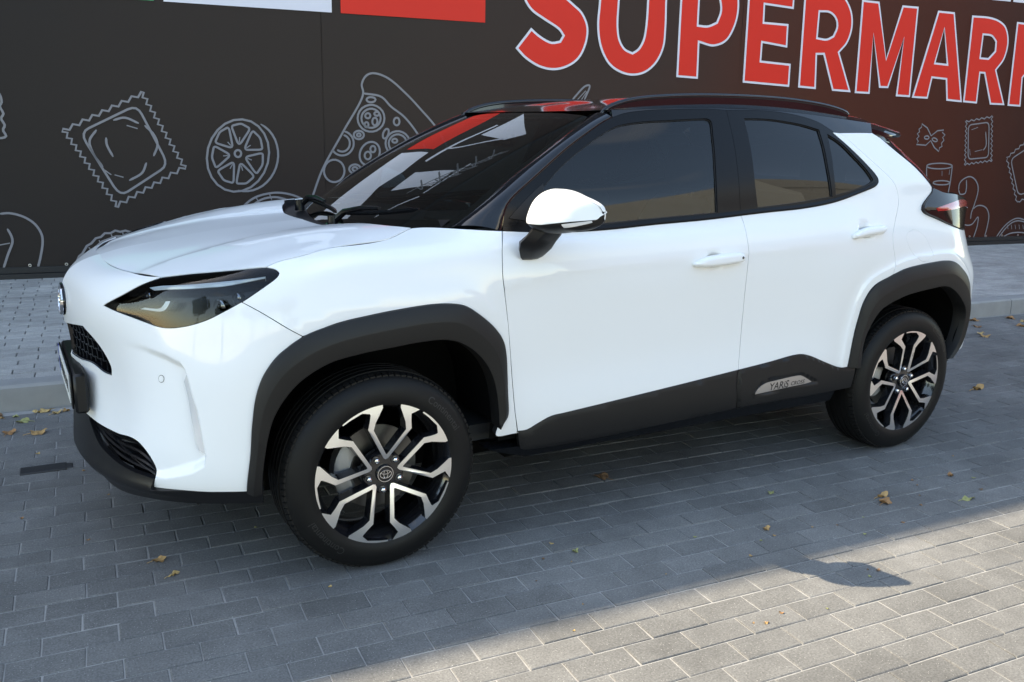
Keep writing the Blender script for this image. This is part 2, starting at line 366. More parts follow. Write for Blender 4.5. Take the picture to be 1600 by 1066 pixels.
# ------------------------------------------------------------------ measured data (metres)
WALL = {"let":{"S":[[[4.374,2.2],[4.533,2.396],[4.629,2.329],[4.75,2.279],[4.838,2.293],[4.867,2.342],[4.825,2.391],[4.666,2.475],[4.529,2.553],[4.447,2.658],[4.403,2.816],[4.452,3.002],[4.573,3.137],[4.797,3.208],[5.022,3.187],[5.184,3.108],[5.054,2.893],[4.928,2.954],[4.805,2.973],[4.712,2.931],[4.694,2.86],[4.771,2.785],[4.974,2.646],[5.075,2.569],[5.143,2.435],[5.129,2.277],[5.055,2.133],[4.934,2.049],[4.79,2.012],[4.638,2.03],[4.48,2.107]]],"U":[[[5.245,3.148],[5.251,2.7],[5.242,2.441],[5.285,2.248],[5.385,2.095],[5.515,2.02],[5.664,1.995],[5.811,2.029],[5.935,2.129],[6.013,2.285],[6.027,2.486],[6.019,2.752],[6.023,3.136],[5.772,3.145],[5.79,2.736],[5.784,2.472],[5.762,2.347],[5.712,2.263],[5.651,2.223],[5.565,2.256],[5.506,2.333],[5.478,2.454],[5.479,2.715],[5.484,3.145]]],"P":[[[6.182,3.112],[6.175,2.762],[6.181,2.001],[6.443,1.993],[6.434,2.353],[6.609,2.327],[6.764,2.388],[6.855,2.533],[6.891,2.702],[6.868,2.872],[6.801,2.993],[6.676,3.071],[6.518,3.096]],[[6.404,2.883],[6.409,2.533],[6.525,2.533],[6.624,2.574],[6.662,2.687],[6.628,2.811],[6.537,2.874]]],"E":[[[6.992,3.083],[7.007,1.976],[7.617,1.953],[7.612,2.196],[7.223,2.213],[7.222,2.393],[7.547,2.362],[7.538,2.605],[7.222,2.609],[7.216,2.78],[7.589,2.761],[7.584,3.064]]],"R":[[[7.713,3.041],[7.739,1.951],[7.98,1.942],[7.954,2.306],[8.041,2.311],[8.209,1.932],[8.471,1.924],[8.258,2.345],[8.356,2.452],[8.403,2.608],[8.383,2.759],[8.299,2.891],[8.178,2.976],[7.997,3.029]],[[7.94,2.751],[7.941,2.49],[8.064,2.483],[8.147,2.519],[8.184,2.612],[8.158,2.695],[8.075,2.75]]],"M":[[[8.502,2.918],[8.531,1.917],[8.744,1.915],[8.707,2.577],[8.874,1.987],[9.006,1.988],[9.156,2.56],[9.133,1.901],[9.345,1.898],[9.319,2.897],[9.083,2.897],[8.93,2.31],[8.746,2.914]]],"A":[[[9.619,2.874],[9.87,2.872],[10.158,1.864],[9.912,1.875],[9.862,2.113],[9.651,2.123],[9.616,1.888],[9.375,1.892]],[[9.742,2.684],[9.846,2.294],[9.671,2.301]]],"R2":[[[10.148,2.854],[10.178,1.865],[10.402,1.856],[10.394,2.207],[10.457,2.206],[10.618,1.85],[10.858,1.85],[10.646,2.255],[10.752,2.39],[10.78,2.595],[10.706,2.757],[10.589,2.823],[10.428,2.853]],[[10.365,2.643],[10.366,2.391],[10.49,2.389],[10.578,2.474],[10.571,2.577],[10.495,2.635]]],"K":[[[10.877,2.825],[10.913,1.844],[11.13,1.839],[11.099,2.182],[11.143,2.23],[11.369,1.83],[11.617,1.821],[11.286,2.38],[11.457,2.811],[11.229,2.805],[11.117,2.463],[11.086,2.819]]]},"rect":{"green":[[0.016,2.491],[1.137,2.432],[1.186,3.166],[0.084,3.192]],"white":[[1.212,2.434],[2.612,2.407],[2.633,3.183],[1.261,3.198]],"red":[[2.692,2.407],[4.06,2.388],[4.049,3.181],[2.71,3.165]],"w1":[[10.421,3.054],[10.724,3.038],[10.706,3.282],[10.396,3.287]],"w2":[[10.766,3.034],[11.096,3.026],[11.075,3.28],[10.749,3.278]]},"dr":{"ravioli pasta square":[[[0.368,1.365],[0.416,1.356],[0.444,1.404],[0.493,1.395],[0.521,1.443],[0.57,1.435],[0.598,1.482],[0.647,1.474],[0.676,1.522],[0.725,1.514],[0.754,1.562],[0.803,1.554],[0.832,1.602],[0.882,1.594],[0.911,1.642],[0.961,1.634],[0.99,1.682],[1.009,1.677],[0.995,1.633],[1.035,1.623],[1.021,1.579],[1.062,1.568],[1.048,1.525],[1.089,1.514],[1.075,1.47],[1.116,1.459],[1.102,1.415],[1.143,1.404],[1.129,1.359],[1.17,1.348],[1.156,1.304],[1.198,1.292],[1.184,1.248],[1.226,1.236],[1.211,1.191],[1.253,1.18],[1.239,1.135],[1.281,1.123],[1.267,1.078],[1.309,1.066],[1.302,1.043],[1.253,1.051],[1.231,1.002],[1.181,1.01],[1.159,0.96],[1.11,0.968],[1.089,0.919],[1.04,0.927],[1.018,0.878],[0.969,0.886],[0.947,0.837],[0.899,0.846],[0.877,0.797],[0.829,0.805],[0.808,0.756],[0.76,0.765],[0.738,0.716],[0.719,0.721],[0.729,0.766],[0.688,0.774],[0.698,0.82],[0.657,0.827],[0.668,0.873],[0.627,0.88],[0.637,0.925],[0.596,0.933],[0.607,0.977],[0.566,0.985],[0.577,1.029],[0.536,1.037],[0.547,1.081],[0.507,1.088],[0.517,1.132],[0.477,1.14],[0.488,1.184],[0.448,1.19],[0.458,1.234],[0.418,1.241],[0.429,1.285],[0.389,1.291],[0.4,1.335],[0.36,1.341],[0.368,1.365]],[[0.534,1.254],[0.52,1.293],[0.521,1.326],[0.535,1.353],[0.564,1.374],[0.874,1.534],[0.909,1.546],[0.938,1.544],[0.963,1.526],[0.982,1.494],[1.13,1.155],[1.141,1.116],[1.14,1.083],[1.127,1.054],[1.1,1.03],[0.826,0.849],[0.796,0.836],[0.767,0.839],[0.742,0.858],[0.718,0.893],[0.534,1.254]],[[0.755,1.442],[0.846,1.465],[0.953,1.42]],[[0.856,1.402],[0.94,1.377]],[[0.997,1.405],[1.064,1.331],[1.089,1.246],[1.051,1.148]],[[0.62,1.361],[0.56,1.27],[0.581,1.165],[0.646,1.054]],[[0.689,1.299],[0.69,1.241],[0.732,1.14]],[[0.659,1.028],[0.706,0.99]],[[0.731,0.99],[0.8,0.969]],[[0.991,1.094],[0.95,1.007],[0.843,0.942]]],"cut lemon slice":[[[2.004,1.097],[1.968,1.011],[1.914,0.937],[1.847,0.882],[1.771,0.85],[1.695,0.843],[1.623,0.862],[1.562,0.905],[1.517,0.968],[1.49,1.046],[1.485,1.133],[1.5,1.222],[1.536,1.305],[1.588,1.377],[1.653,1.432],[1.727,1.465],[1.802,1.473],[1.874,1.457],[1.936,1.416],[1.983,1.354],[2.012,1.276],[2.019,1.188],[2.004,1.097]],[[1.955,1.436],[1.992,1.413],[2.025,1.383],[2.053,1.346],[2.075,1.304],[2.089,1.258],[2.097,1.208],[2.097,1.157],[2.089,1.106],[2.074,1.056],[2.052,1.009],[2.024,0.966],[1.99,0.928],[1.952,0.896],[1.91,0.872],[1.866,0.855],[1.821,0.847],[1.776,0.847],[1.733,0.855]],[[1.777,1.177],[1.771,1.159],[1.757,1.148],[1.74,1.148],[1.727,1.159],[1.722,1.177],[1.728,1.195],[1.743,1.206],[1.759,1.206],[1.773,1.195],[1.777,1.177]],[[1.825,1.114],[1.819,1.129],[1.819,1.141],[1.826,1.15],[1.84,1.156],[1.93,1.178],[1.945,1.18],[1.956,1.179],[1.962,1.173],[1.963,1.163],[1.96,1.103],[1.958,1.092],[1.955,1.081],[1.951,1.071],[1.945,1.061],[1.912,1.014],[1.905,1.008],[1.897,1.009],[1.888,1.016],[1.878,1.029],[1.825,1.114]],[[1.756,1.061],[1.761,1.078],[1.769,1.086],[1.779,1.085],[1.791,1.076],[1.857,1.006],[1.867,0.993],[1.872,0.982],[1.872,0.972],[1.867,0.964],[1.825,0.928],[1.817,0.922],[1.808,0.917],[1.799,0.915],[1.79,0.914],[1.74,0.914],[1.732,0.916],[1.728,0.924],[1.728,0.937],[1.731,0.955],[1.756,1.061]],[[1.681,1.091],[1.695,1.097],[1.705,1.095],[1.71,1.085],[1.711,1.068],[1.703,0.96],[1.701,0.941],[1.697,0.929],[1.69,0.923],[1.682,0.923],[1.635,0.937],[1.627,0.941],[1.619,0.946],[1.612,0.953],[1.606,0.961],[1.578,1.008],[1.575,1.017],[1.578,1.026],[1.586,1.035],[1.599,1.044],[1.681,1.091]],[[1.659,1.181],[1.67,1.172],[1.674,1.161],[1.671,1.15],[1.66,1.138],[1.586,1.072],[1.573,1.063],[1.563,1.058],[1.555,1.06],[1.551,1.068],[1.534,1.121],[1.531,1.132],[1.53,1.143],[1.53,1.154],[1.532,1.165],[1.546,1.222],[1.55,1.23],[1.558,1.234],[1.568,1.233],[1.582,1.226],[1.659,1.181]],[[1.704,1.263],[1.705,1.246],[1.7,1.235],[1.691,1.231],[1.677,1.232],[1.592,1.258],[1.579,1.263],[1.57,1.27],[1.567,1.278],[1.569,1.288],[1.594,1.34],[1.599,1.349],[1.605,1.358],[1.613,1.365],[1.621,1.371],[1.666,1.397],[1.674,1.399],[1.68,1.394],[1.686,1.384],[1.689,1.367],[1.704,1.263]],[[1.784,1.276],[1.772,1.264],[1.763,1.261],[1.755,1.267],[1.748,1.281],[1.716,1.378],[1.711,1.394],[1.711,1.407],[1.715,1.416],[1.722,1.42],[1.77,1.433],[1.78,1.434],[1.789,1.434],[1.798,1.432],[1.806,1.428],[1.849,1.404],[1.855,1.398],[1.856,1.389],[1.852,1.376],[1.843,1.361],[1.784,1.276]],[[1.838,1.21],[1.823,1.212],[1.816,1.219],[1.815,1.231],[1.82,1.248],[1.865,1.344],[1.874,1.359],[1.882,1.368],[1.89,1.371],[1.897,1.367],[1.934,1.33],[1.94,1.322],[1.945,1.313],[1.949,1.303],[1.952,1.293],[1.96,1.235],[1.96,1.225],[1.954,1.218],[1.944,1.214],[1.928,1.212],[1.838,1.21]],[[1.83,1.136],[1.866,1.121]],[[1.773,1.071],[1.783,1.028]],[[1.698,1.082],[1.675,1.044]],[[1.662,1.16],[1.624,1.155]],[[1.692,1.246],[1.667,1.277]],[[1.765,1.276],[1.772,1.32]],[[1.827,1.228],[1.861,1.251]]],"pizza slice":[[[2.387,0.783],[2.492,1.045],[2.685,1.377],[2.88,1.724],[2.869,1.809],[2.909,1.884],[2.972,1.911],[3.106,1.877],[3.287,1.738],[3.435,1.593],[3.567,1.452],[3.702,1.244]],[[2.88,1.73],[3.049,1.704],[3.139,1.62],[3.267,1.528],[3.397,1.372],[3.497,1.194]],[[3.077,1.512],[3.071,1.477],[3.056,1.445],[3.032,1.419],[3.001,1.399],[2.966,1.389],[2.93,1.388],[2.896,1.397],[2.866,1.415],[2.843,1.441],[2.829,1.472],[2.824,1.506],[2.83,1.54],[2.845,1.571],[2.869,1.598],[2.9,1.617],[2.934,1.628],[2.97,1.629],[3.004,1.62],[3.034,1.602],[3.058,1.577],[3.072,1.546],[3.077,1.512]],[[3.041,1.511],[3.036,1.486],[3.025,1.463],[3.008,1.444],[2.986,1.431],[2.961,1.423],[2.936,1.423],[2.911,1.429],[2.89,1.442],[2.873,1.46],[2.863,1.482],[2.86,1.507],[2.864,1.531],[2.875,1.554],[2.892,1.572],[2.914,1.586],[2.939,1.594],[2.964,1.595],[2.989,1.588],[3.01,1.576],[3.027,1.557],[3.037,1.535],[3.041,1.511]],[[2.944,1.532],[2.937,1.515],[2.92,1.508],[2.903,1.514],[2.896,1.53],[2.904,1.547],[2.921,1.554],[2.938,1.548],[2.944,1.532]],[[3.01,1.481],[3.002,1.456],[2.985,1.446],[2.968,1.456],[2.962,1.48],[2.969,1.505],[2.986,1.515],[3.003,1.506],[3.01,1.481]],[[3.029,1.551],[3.022,1.539],[3.005,1.533],[2.988,1.538],[2.981,1.55],[2.988,1.562],[3.005,1.568],[3.022,1.563],[3.029,1.551]],[[2.925,1.45],[2.919,1.434],[2.906,1.427],[2.894,1.433],[2.889,1.45],[2.894,1.466],[2.907,1.473],[2.92,1.467],[2.925,1.45]],[[3.319,1.287],[3.314,1.256],[3.299,1.226],[3.277,1.202],[3.249,1.184],[3.216,1.175],[3.183,1.174],[3.151,1.183],[3.123,1.2],[3.101,1.224],[3.088,1.253],[3.084,1.284],[3.089,1.316],[3.103,1.345],[3.125,1.369],[3.153,1.387],[3.185,1.396],[3.218,1.397],[3.25,1.388],[3.278,1.372],[3.3,1.348],[3.314,1.319],[3.319,1.287]],[[3.287,1.287],[3.284,1.264],[3.273,1.242],[3.257,1.224],[3.236,1.211],[3.212,1.204],[3.187,1.204],[3.164,1.21],[3.143,1.223],[3.127,1.24],[3.118,1.261],[3.114,1.285],[3.118,1.308],[3.129,1.329],[3.145,1.347],[3.166,1.36],[3.189,1.367],[3.214,1.368],[3.237,1.361],[3.258,1.349],[3.274,1.332],[3.284,1.31],[3.287,1.287]],[[3.197,1.309],[3.19,1.297],[3.172,1.291],[3.155,1.296],[3.148,1.309],[3.155,1.321],[3.173,1.327],[3.19,1.322],[3.197,1.309]],[[3.259,1.257],[3.251,1.24],[3.234,1.233],[3.216,1.24],[3.209,1.256],[3.216,1.273],[3.234,1.28],[3.251,1.274],[3.259,1.257]],[[2.698,1.387],[2.727,1.377],[2.751,1.36],[2.77,1.336],[2.781,1.307],[2.784,1.276],[2.778,1.245],[2.763,1.217],[2.742,1.193],[2.715,1.177],[2.685,1.169],[2.655,1.17],[2.626,1.18],[2.602,1.198],[2.584,1.223]],[[2.691,1.353],[2.711,1.346],[2.728,1.332],[2.741,1.314],[2.747,1.293],[2.747,1.27],[2.741,1.248],[2.728,1.228],[2.711,1.214],[2.691,1.205],[2.669,1.204],[2.648,1.209],[2.63,1.22]],[[2.693,1.029],[2.688,1.0],[2.676,0.973],[2.658,0.951],[2.635,0.935],[2.608,0.927],[2.581,0.927],[2.556,0.935],[2.534,0.951],[2.517,0.973],[2.506,0.999],[2.503,1.028],[2.508,1.057],[2.52,1.083],[2.538,1.105],[2.561,1.121],[2.587,1.129],[2.614,1.129],[2.639,1.121],[2.662,1.106],[2.679,1.084],[2.689,1.058],[2.693,1.029]],[[2.995,1.677],[2.986,1.663],[2.965,1.654],[2.939,1.653],[2.919,1.661],[2.911,1.674],[2.919,1.688],[2.94,1.697],[2.966,1.697],[2.987,1.69],[2.995,1.677]],[[3.22,1.486],[3.215,1.465],[3.201,1.452],[3.184,1.452],[3.17,1.464],[3.165,1.485],[3.171,1.505],[3.185,1.518],[3.202,1.519],[3.215,1.506],[3.22,1.486]],[[2.881,1.357],[2.874,1.338],[2.857,1.324],[2.833,1.318],[2.809,1.323],[2.792,1.337],[2.786,1.355],[2.792,1.374],[2.81,1.388],[2.834,1.394],[2.858,1.389],[2.875,1.376],[2.881,1.357]],[[2.851,1.356],[2.846,1.346],[2.833,1.342],[2.82,1.346],[2.815,1.356],[2.821,1.366],[2.834,1.371],[2.846,1.367],[2.851,1.356]],[[3.11,1.365],[3.096,1.34],[3.078,1.328],[3.064,1.332],[3.059,1.352],[3.064,1.38],[3.079,1.404],[3.097,1.417],[3.111,1.412],[3.116,1.392],[3.11,1.365]],[[2.845,1.047],[2.838,1.026],[2.817,1.011],[2.79,1.005],[2.763,1.011],[2.744,1.026],[2.737,1.046],[2.745,1.067],[2.765,1.082],[2.792,1.088],[2.819,1.082],[2.838,1.067],[2.845,1.047]],[[2.815,1.047],[2.808,1.034],[2.791,1.029],[2.774,1.034],[2.767,1.047],[2.774,1.059],[2.791,1.064],[2.808,1.059],[2.815,1.047]],[[3.015,1.152],[2.985,1.111],[2.944,1.086],[2.902,1.081],[2.865,1.098],[2.842,1.132],[2.837,1.177],[2.851,1.225],[2.881,1.265],[2.921,1.29],[2.963,1.295],[3.0,1.279],[3.023,1.245],[3.028,1.2],[3.015,1.152]],[[2.944,1.171],[2.935,1.146],[2.913,1.135],[2.892,1.146],[2.884,1.17],[2.893,1.195],[2.915,1.206],[2.936,1.196],[2.944,1.171]],[[2.988,1.23],[2.98,1.209],[2.963,1.201],[2.946,1.209],[2.939,1.23],[2.947,1.25],[2.964,1.259],[2.981,1.251],[2.988,1.23]]],"olive branch curve":[[[-0.161,0.672],[-0.086,0.676],[0.015,0.643],[0.09,0.583],[0.131,0.501],[0.135,0.437],[0.109,0.313],[0.079,0.215]],[[-0.117,0.549],[-0.094,0.49],[-0.089,0.442],[-0.132,0.336],[-0.177,0.219]],[[-0.186,0.415],[-0.109,0.429]],[[-0.391,0.222],[-0.427,0.408],[-0.354,0.591],[-0.161,0.672]]],"ravioli pasta edge":[[[-0.067,1.634],[-0.06,1.564],[-0.077,1.533],[-0.056,1.474],[-0.077,1.438],[-0.055,1.383],[-0.072,1.347],[-0.054,1.297],[-0.102,1.281],[-0.183,1.29]],[[-0.339,1.605],[-0.2,1.659],[-0.067,1.634]],[[-0.12,1.562],[-0.102,1.463],[-0.13,1.361]]],"scalloped pie edge":[[[0.356,0.222],[0.403,0.304],[0.429,0.325],[0.469,0.39],[0.506,0.411],[0.544,0.454],[0.585,0.464],[0.618,0.496],[0.663,0.495],[0.701,0.517],[0.74,0.505],[0.782,0.515],[0.832,0.497],[0.928,0.467]],[[0.385,0.216],[0.485,0.334],[0.592,0.425],[0.707,0.467],[0.825,0.47]],[[0.483,0.378],[0.501,0.35]],[[0.568,0.437],[0.581,0.403]],[[0.668,0.484],[0.675,0.451]],[[0.76,0.499],[0.763,0.465]]],"curved rind behind bonnet":[[[1.774,0.714],[1.844,0.77],[1.918,0.806],[2.06,0.832],[2.174,0.82],[2.288,0.778],[2.373,0.707]],[[1.841,0.713],[1.945,0.775],[2.059,0.792],[2.2,0.756]],[[2.004,0.832],[2.024,0.769]],[[1.889,0.787],[1.915,0.741]]],"pen tip":[[[4.995,1.737],[5.137,1.875],[5.182,1.88],[5.13,1.741]],[[5.052,1.739],[5.141,1.829]],[[5.095,1.74],[5.155,1.823]]],"bow tie pasta":[[[9.573,1.599],[9.665,1.554],[9.74,1.463],[9.83,1.524],[9.927,1.534],[9.909,1.506],[9.955,1.477],[9.924,1.446],[9.95,1.416],[9.916,1.378],[9.932,1.341],[9.894,1.325],[9.891,1.281],[9.813,1.326],[9.743,1.407],[9.674,1.352],[9.528,1.359],[9.551,1.396],[9.522,1.425],[9.552,1.455],[9.522,1.484],[9.553,1.507],[9.539,1.537],[9.575,1.56],[9.573,1.599]],[[9.71,1.443],[9.705,1.431],[9.688,1.424],[9.665,1.424],[9.645,1.43],[9.636,1.442],[9.642,1.453],[9.659,1.46],[9.682,1.461],[9.701,1.454],[9.71,1.443]],[[9.845,1.405],[9.832,1.397],[9.808,1.397],[9.782,1.405],[9.764,1.418],[9.76,1.431],[9.773,1.439],[9.797,1.439],[9.823,1.431],[9.842,1.418],[9.845,1.405]]],"rectangular ravioli":[[[10.266,1.651],[10.314,1.639],[10.346,1.664],[10.395,1.652],[10.427,1.678],[10.476,1.665],[10.509,1.691],[10.558,1.678],[10.59,1.704],[10.64,1.692],[10.673,1.718],[10.691,1.708],[10.668,1.679],[10.701,1.65],[10.678,1.621],[10.711,1.592],[10.688,1.562],[10.721,1.533],[10.698,1.504],[10.731,1.475],[10.708,1.445],[10.741,1.416],[10.718,1.387],[10.751,1.357],[10.728,1.328],[10.761,1.298],[10.738,1.268],[10.771,1.239],[10.748,1.209],[10.781,1.179],[10.771,1.169],[10.727,1.185],[10.699,1.161],[10.655,1.177],[10.627,1.153],[10.584,1.168],[10.556,1.144],[10.513,1.16],[10.485,1.136],[10.442,1.152],[10.415,1.128],[10.372,1.144],[10.344,1.12],[10.327,1.13],[10.35,1.158],[10.319,1.188],[10.342,1.216],[10.311,1.245],[10.334,1.273],[10.303,1.302],[10.326,1.33],[10.295,1.359],[10.318,1.387],[10.287,1.416],[10.311,1.444],[10.28,1.473],[10.303,1.501],[10.272,1.529],[10.295,1.557],[10.264,1.585],[10.287,1.613],[10.256,1.642],[10.266,1.651]],[[10.319,1.536],[10.318,1.565],[10.324,1.586],[10.339,1.6],[10.361,1.607],[10.588,1.635],[10.612,1.634],[10.631,1.624],[10.645,1.604],[10.653,1.575],[10.7,1.286],[10.702,1.256],[10.695,1.234],[10.68,1.22],[10.657,1.214],[10.43,1.196],[10.406,1.198],[10.387,1.209],[10.374,1.229],[10.366,1.258],[10.319,1.536]],[[10.37,1.545],[10.469,1.577]],[[10.605,1.526],[10.642,1.357],[10.605,1.302]],[[10.381,1.315],[10.405,1.239]],[[10.47,1.286],[10.593,1.31]]],"ravioli at banner edge":[[[11.01,1.22],[11.067,1.23],[11.08,1.27],[11.136,1.28],[11.149,1.32],[11.206,1.33],[11.219,1.37],[11.276,1.38],[11.289,1.421],[11.29,1.421],[11.341,1.422],[11.353,1.456],[11.404,1.456],[11.415,1.49],[11.466,1.491],[11.478,1.525],[11.529,1.526],[11.541,1.56]],[[11.034,1.215],[11.025,1.176],[11.07,1.147],[11.061,1.108],[11.105,1.079],[11.096,1.04],[11.141,1.01],[11.132,0.971],[11.177,0.941],[11.168,0.902],[11.213,0.872],[11.204,0.833],[11.249,0.802],[11.24,0.763],[11.286,0.732],[11.276,0.693],[11.322,0.662],[11.301,0.669],[11.36,0.664],[11.388,0.697],[11.447,0.691],[11.475,0.725],[11.535,0.719],[11.563,0.753],[11.623,0.747],[11.652,0.781]],[[11.125,1.125],[11.113,1.159],[11.114,1.187],[11.126,1.211],[11.15,1.229],[11.409,1.367],[11.44,1.376],[11.47,1.372],[11.501,1.354],[11.531,1.323],[11.796,0.99],[11.819,0.953],[11.822,0.923],[11.806,0.899],[11.772,0.882],[11.401,0.768],[11.361,0.76],[11.327,0.766],[11.299,0.784],[11.278,0.815],[11.125,1.125]]],"drinking glass":[[[10.136,1.109],[10.129,1.1],[10.106,1.091],[10.069,1.084],[10.021,1.078],[9.965,1.075],[9.907,1.075],[9.851,1.077],[9.801,1.082],[9.763,1.089],[9.737,1.098],[9.728,1.107],[9.734,1.117],[9.757,1.126],[9.793,1.133],[9.841,1.138],[9.896,1.141],[9.954,1.142],[10.01,1.139],[10.06,1.135],[10.1,1.128],[10.126,1.119],[10.136,1.109]],[[9.728,1.104],[9.747,0.989],[9.844,0.766]],[[10.136,1.106],[10.136,0.928],[10.123,0.764]],[[10.129,0.908],[10.125,0.9],[10.11,0.894],[10.086,0.888],[10.054,0.885],[10.018,0.883],[9.98,0.883],[9.943,0.885],[9.911,0.889],[9.885,0.894],[9.868,0.901],[9.862,0.908],[9.866,0.915],[9.88,0.922],[9.904,0.927],[9.936,0.931],[9.972,0.933],[10.01,0.933],[10.047,0.931],[10.079,0.927],[10.105,0.922],[10.122,0.915],[10.129,0.908]],[[9.981,1.051],[9.991,0.99]],[[10.102,1.067],[10.102,1.005]]],"curled gnocchi":[[[10.29,0.821],[10.289,0.889],[10.332,0.943],[10.441,0.982],[10.531,0.951],[10.599,0.872],[10.614,0.793],[10.58,0.627],[10.553,0.539],[10.552,0.459]],[[10.29,0.821],[10.32,0.771],[10.403,0.778],[10.413,0.841],[10.395,0.943]],[[10.576,0.587],[10.624,0.618],[10.699,0.625],[10.791,0.592],[10.852,0.503],[10.854,0.373],[10.829,0.219]],[[10.429,0.397],[10.517,0.38],[10.59,0.394],[10.671,0.481],[10.68,0.377],[10.643,0.224]]],"scallop shell":[[[11.037,0.223],[11.136,0.344],[11.249,0.424],[11.355,0.455],[11.503,0.428],[11.686,0.375]],[[11.082,0.222],[11.173,0.326],[11.271,0.399],[11.368,0.422],[11.508,0.403]],[[11.14,0.212],[11.254,0.259],[11.392,0.272],[11.537,0.261],[11.756,0.206]],[[11.197,0.375],[11.22,0.317]],[[11.265,0.374],[11.287,0.316]],[[11.332,0.373],[11.355,0.315]],[[11.401,0.372],[11.424,0.313]],[[11.469,0.37],[11.492,0.312]]]}}
